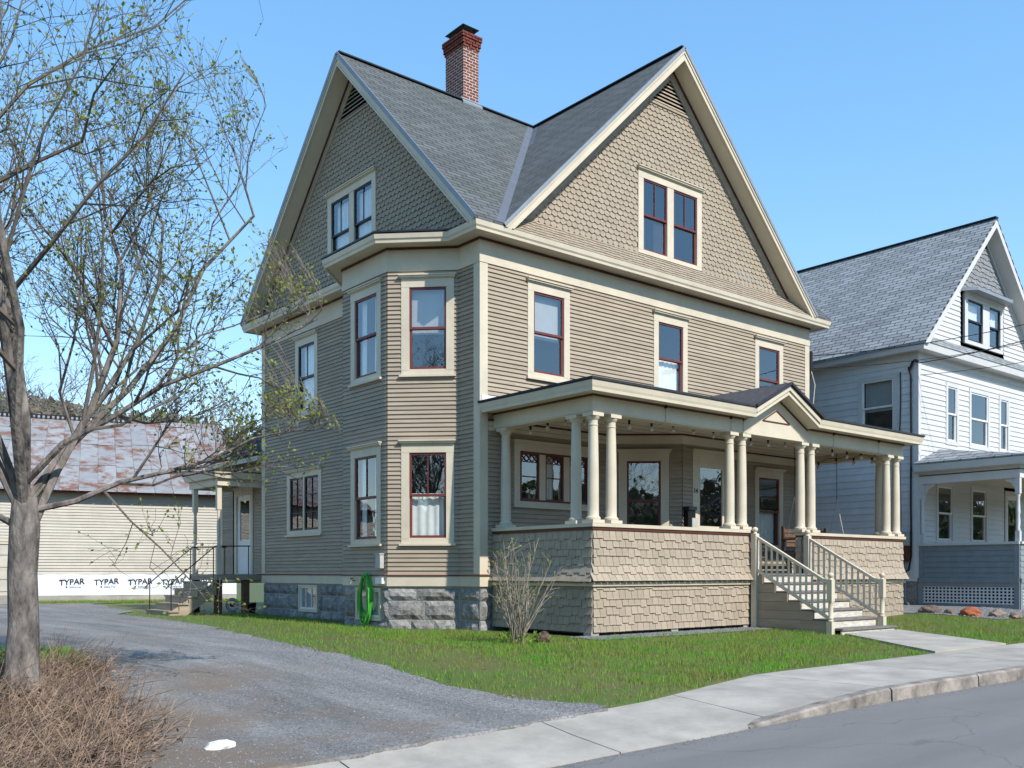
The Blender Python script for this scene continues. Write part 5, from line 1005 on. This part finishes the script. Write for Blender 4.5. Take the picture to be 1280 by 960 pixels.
# ------------------------------------------------------------------ wooded hill beyond the barn
HILL = [(-900, 66), (-420, 70), (-150, 52), (90, 43), (150, 41), (265, 37), (330, 29), (420, 16), (520, 4)]
def hill_h(px, t): return 1.25+lerp_tab(HILL, px)*sm(t)
mb = MB(); nc, nr = 60, 14; hp = []
for j in range(nr+1):
    for i in range(nc+1):
        px = -900+1420*i/nc; dpt = 130+170*j/nr; v_ = Vector((.6374, .7705))*dpt+Vector((.7705, -.6374))*((px-640)/1212*dpt); mb.v.append((v_.x+CAMX, v_.y+CAMY, -1+hill_h(px, j/nr)*(1 if j else 0)))
mb.f = [(j*(nc+1)+i, j*(nc+1)+i+1, (j+1)*(nc+1)+i+1, (j+1)*(nc+1)+i) for j in range(nr) for i in range(nc)]; o = mb.build('hill', 'ground_grass', smooth=True); o['kind'] = 'structure'
Rh = random.Random(9); vs = {'conifer': [], 'bare_wood': []}; fs = {'conifer': [], 'bare_wood': []}
for i in range(2600):
    px = Rh.uniform(-700, 480); t_ = Rh.random()**.7; dpt = 130+170*t_; w_ = Vector((.6374, .7705))*dpt+Vector((.7705, -.6374))*((px-640)/1212*dpt); z0_ = hill_h(px, t_)-1.5; kind = 'conifer' if Rh.random() < .62 else 'bare_wood'; h_ = Rh.uniform(6, 11); r_ = h_*Rh.uniform(.18, .3); V = vs[kind]; Fc = fs[kind]
    for l in range(26):      # leaf-clump faces spread through a pointed or rounded crown
        f = Rh.random(); rr = r_*(1-f)*(1.1) if kind == 'conifer' else r_*1.3*math.sin(math.pi*(.15+.8*f)); a = Rh.uniform(0, 6.28); c = Vector((w_.x+CAMX+rr*math.cos(a), w_.y+CAMY+rr*math.sin(a), z0_+h_*(.1+.9*f))); s_ = h_*.11*(1.3-f*.8); b0 = len(V)
        for q in range(3): V.append((c.x+Rh.gauss(0, s_), c.y+Rh.gauss(0, s_), c.z+Rh.gauss(0, s_)))
        Fc.append((b0, b0+1, b0+2))
o = npmesh('forest', np.array(vs['conifer']), np.array(fs['conifer']), 'conifer', None, 'stuff'); tag(o, 'dark green conifer wood on the far hill', 'forest')
o = npmesh('bare_forest', np.array(vs['bare_wood']), np.array(fs['bare_wood']), 'bare_wood', None, 'stuff'); tag(o, 'brown leafless woodland on the far hill', 'forest')

# ------------------------------------------------------------------ unseen street behind and beside the camera: houses added for reflections and warmer fill
mat('brown_house', (.34, .22, .14), .7, .12, 2); mat('cream_house', (.55, .48, .36), .7, .1, 2); mat('red_house', (.28, .09, .06), .8, .15, 3)
def plain_house(x0, y0, x1, y1, m, label, along_x):
    h = thing('unseen_house', label, 'house', group='unseen houses added for reflections and warmer fill'); z0 = -.4; zt = 6.2; zr_ = 9.4
    MB().box((x0, y0, z0), (x1, y1, zt)).build('wall', m, h); e_ = .4
    if along_x:
        ym = (y0+y1)/2
        for ya in (y0-e_, y1+e_): MB().prism([(x0-e_, ya, zt-.1), (x1+e_, ya, zt-.1), (x1+e_, ym, zr_), (x0-e_, ym, zr_)], (0, 0, .12)).build('roof', 'roof_x', h)
        for x in (x0, x1-.05): MB().prism([(x, y0, zt), (x, y1, zt), (x, ym, zr_-.1)], (.05, 0, 0)).build('gable', m, h)
    else:
        xm = (x0+x1)/2
        for xa in (x0-e_, x1+e_): MB().prism([(xa, y0-e_, zt-.1), (xa, y1+e_, zt-.1), (xm, y1+e_, zr_), (xm, y0-e_, zr_)], (0, 0, .12)).build('roof', 'roof_y', h)
        for y in (y0, y1-.05): MB().prism([(x0, y, zt), (x1, y, zt), (xm, y, zr_-.1)], (0, .05, 0)).build('gable', m, h)
    for fr, ln in ((Fr((x0, y1), (1, 0), (0, 1)), x1-x0), (Fr((x1, y0), (0, 1), (1, 0)), y1-y0)):
        for k in range(int(ln/2.4)):
            for z in (.9, 3.8):
                u = 1.0+k*2.4
                w = MB().fbox(fr, u-.12, u+1.02, z-.12, z+1.72, .0, .04).build('window', 'white_paint', h); MB().fbox(fr, u, u+.9, z, z+1.6, .041, .05).build('pane', 'interior', w)
plain_house(-31, -1, -21, 11, 'brown_house', 'unseen brown two-storey house added on the far side of the drive', False)  # added out of view to keep blue sky off the left wall
plain_house(-34, -36, -24, -27, 'cream_house', 'unseen cream two-storey house added across the road beyond the tree', True); plain_house(-12, -37, -1, -28, 'red_house', 'unseen dark red two-storey house added across the road', False); plain_house(12, -38, 23, -29, 'cream_house', 'unseen cream gabled house added across the road from the white house', True)
tm = {c.name.split('.')[0]: c for c in T.children}
for k, (x, y, rz) in enumerate(((-17, -25.5, 1.1), (3.5, -25, 2.6), (9, -27, 4.0), (-19, 4, 5.2), (-18, 15, .7))):
    t2 = T.copy(); COL.objects.link(t2); t2.location = (x, y, gz(x, y)); t2.rotation_euler.z = rz; t2.scale = (1.15,)*3; t2['group'] = 'street trees out of the picture'
    t2['label'] = ['budding street tree across the road by the cream house', 'budding street tree across the road by the red house', 'budding street tree between two houses across the road', 'budding tree beside the brown house', 'budding tree behind the brown house'][k]
    for c in T.children: d = c.copy(); COL.objects.link(d); d.parent = t2

# unseen wooded hills added on the other sides to darken reflections and horizon fill
Rk = random.Random(21); mb = MB(); NA = 260
for i in range(NA+1):
    a = math.radians(-175+250*i/NA); tops = 24+7*math.sin(a*3.1)+4*math.sin(a*7.3)
    for rr, zz in ((170, -1), (200, tops*.35), (235, tops*.75+Rk.uniform(0, 4)), (262, tops+Rk.uniform(0, 6)), (300, tops*.8)): mb.v.append((CAMX+rr*math.cos(a), CAMY+rr*math.sin(a), zz))
mb.f = [(i*5+k, (i+1)*5+k, (i+1)*5+k+1, i*5+k+1) for i in range(NA) for k in range(4)]
o = mb.build('hill', 'conifer'); o['kind'] = 'structure'

V = {'conifer': [], 'bare_wood': []}
for i in range(2200):
    a = math.radians(Rk.uniform(-170, 70)); rr = Rk.uniform(185, 265); f0 = (rr-170)/92; tops = 24+7*math.sin(a*3.1)+4*math.sin(a*7.3); z0_ = tops*f0**1.1-2; kind = 'conifer' if Rk.random() < .55 else 'bare_wood'; h_ = Rk.uniform(7, 12); r_ = h_*.26
    for l in range(18):
        f = Rk.random(); q = r_*(1.1-f) if kind == 'conifer' else r_*1.3*math.sin(math.pi*(.15+.8*f)); b_ = Rk.uniform(0, 6.28); s_ = h_*.13
        for _ in range(3): V[kind].append((CAMX+rr*math.cos(a)+q*math.cos(b_)+Rk.gauss(0, s_), CAMY+rr*math.sin(a)+q*math.sin(b_)+Rk.gauss(0, s_), z0_+h_*(.1+.9*f)+Rk.gauss(0, s_)))
for kind, lb in (('conifer', 'dark conifers on the unseen hills added round the valley'), ('bare_wood', 'leafless brown woods on the unseen hills added round the valley')):
    o = npmesh('unseen_hill_forest', np.array(V[kind]), np.arange(len(V[kind])).reshape(-1, 3), kind, None, 'stuff'); tag(o, lb, 'forest')
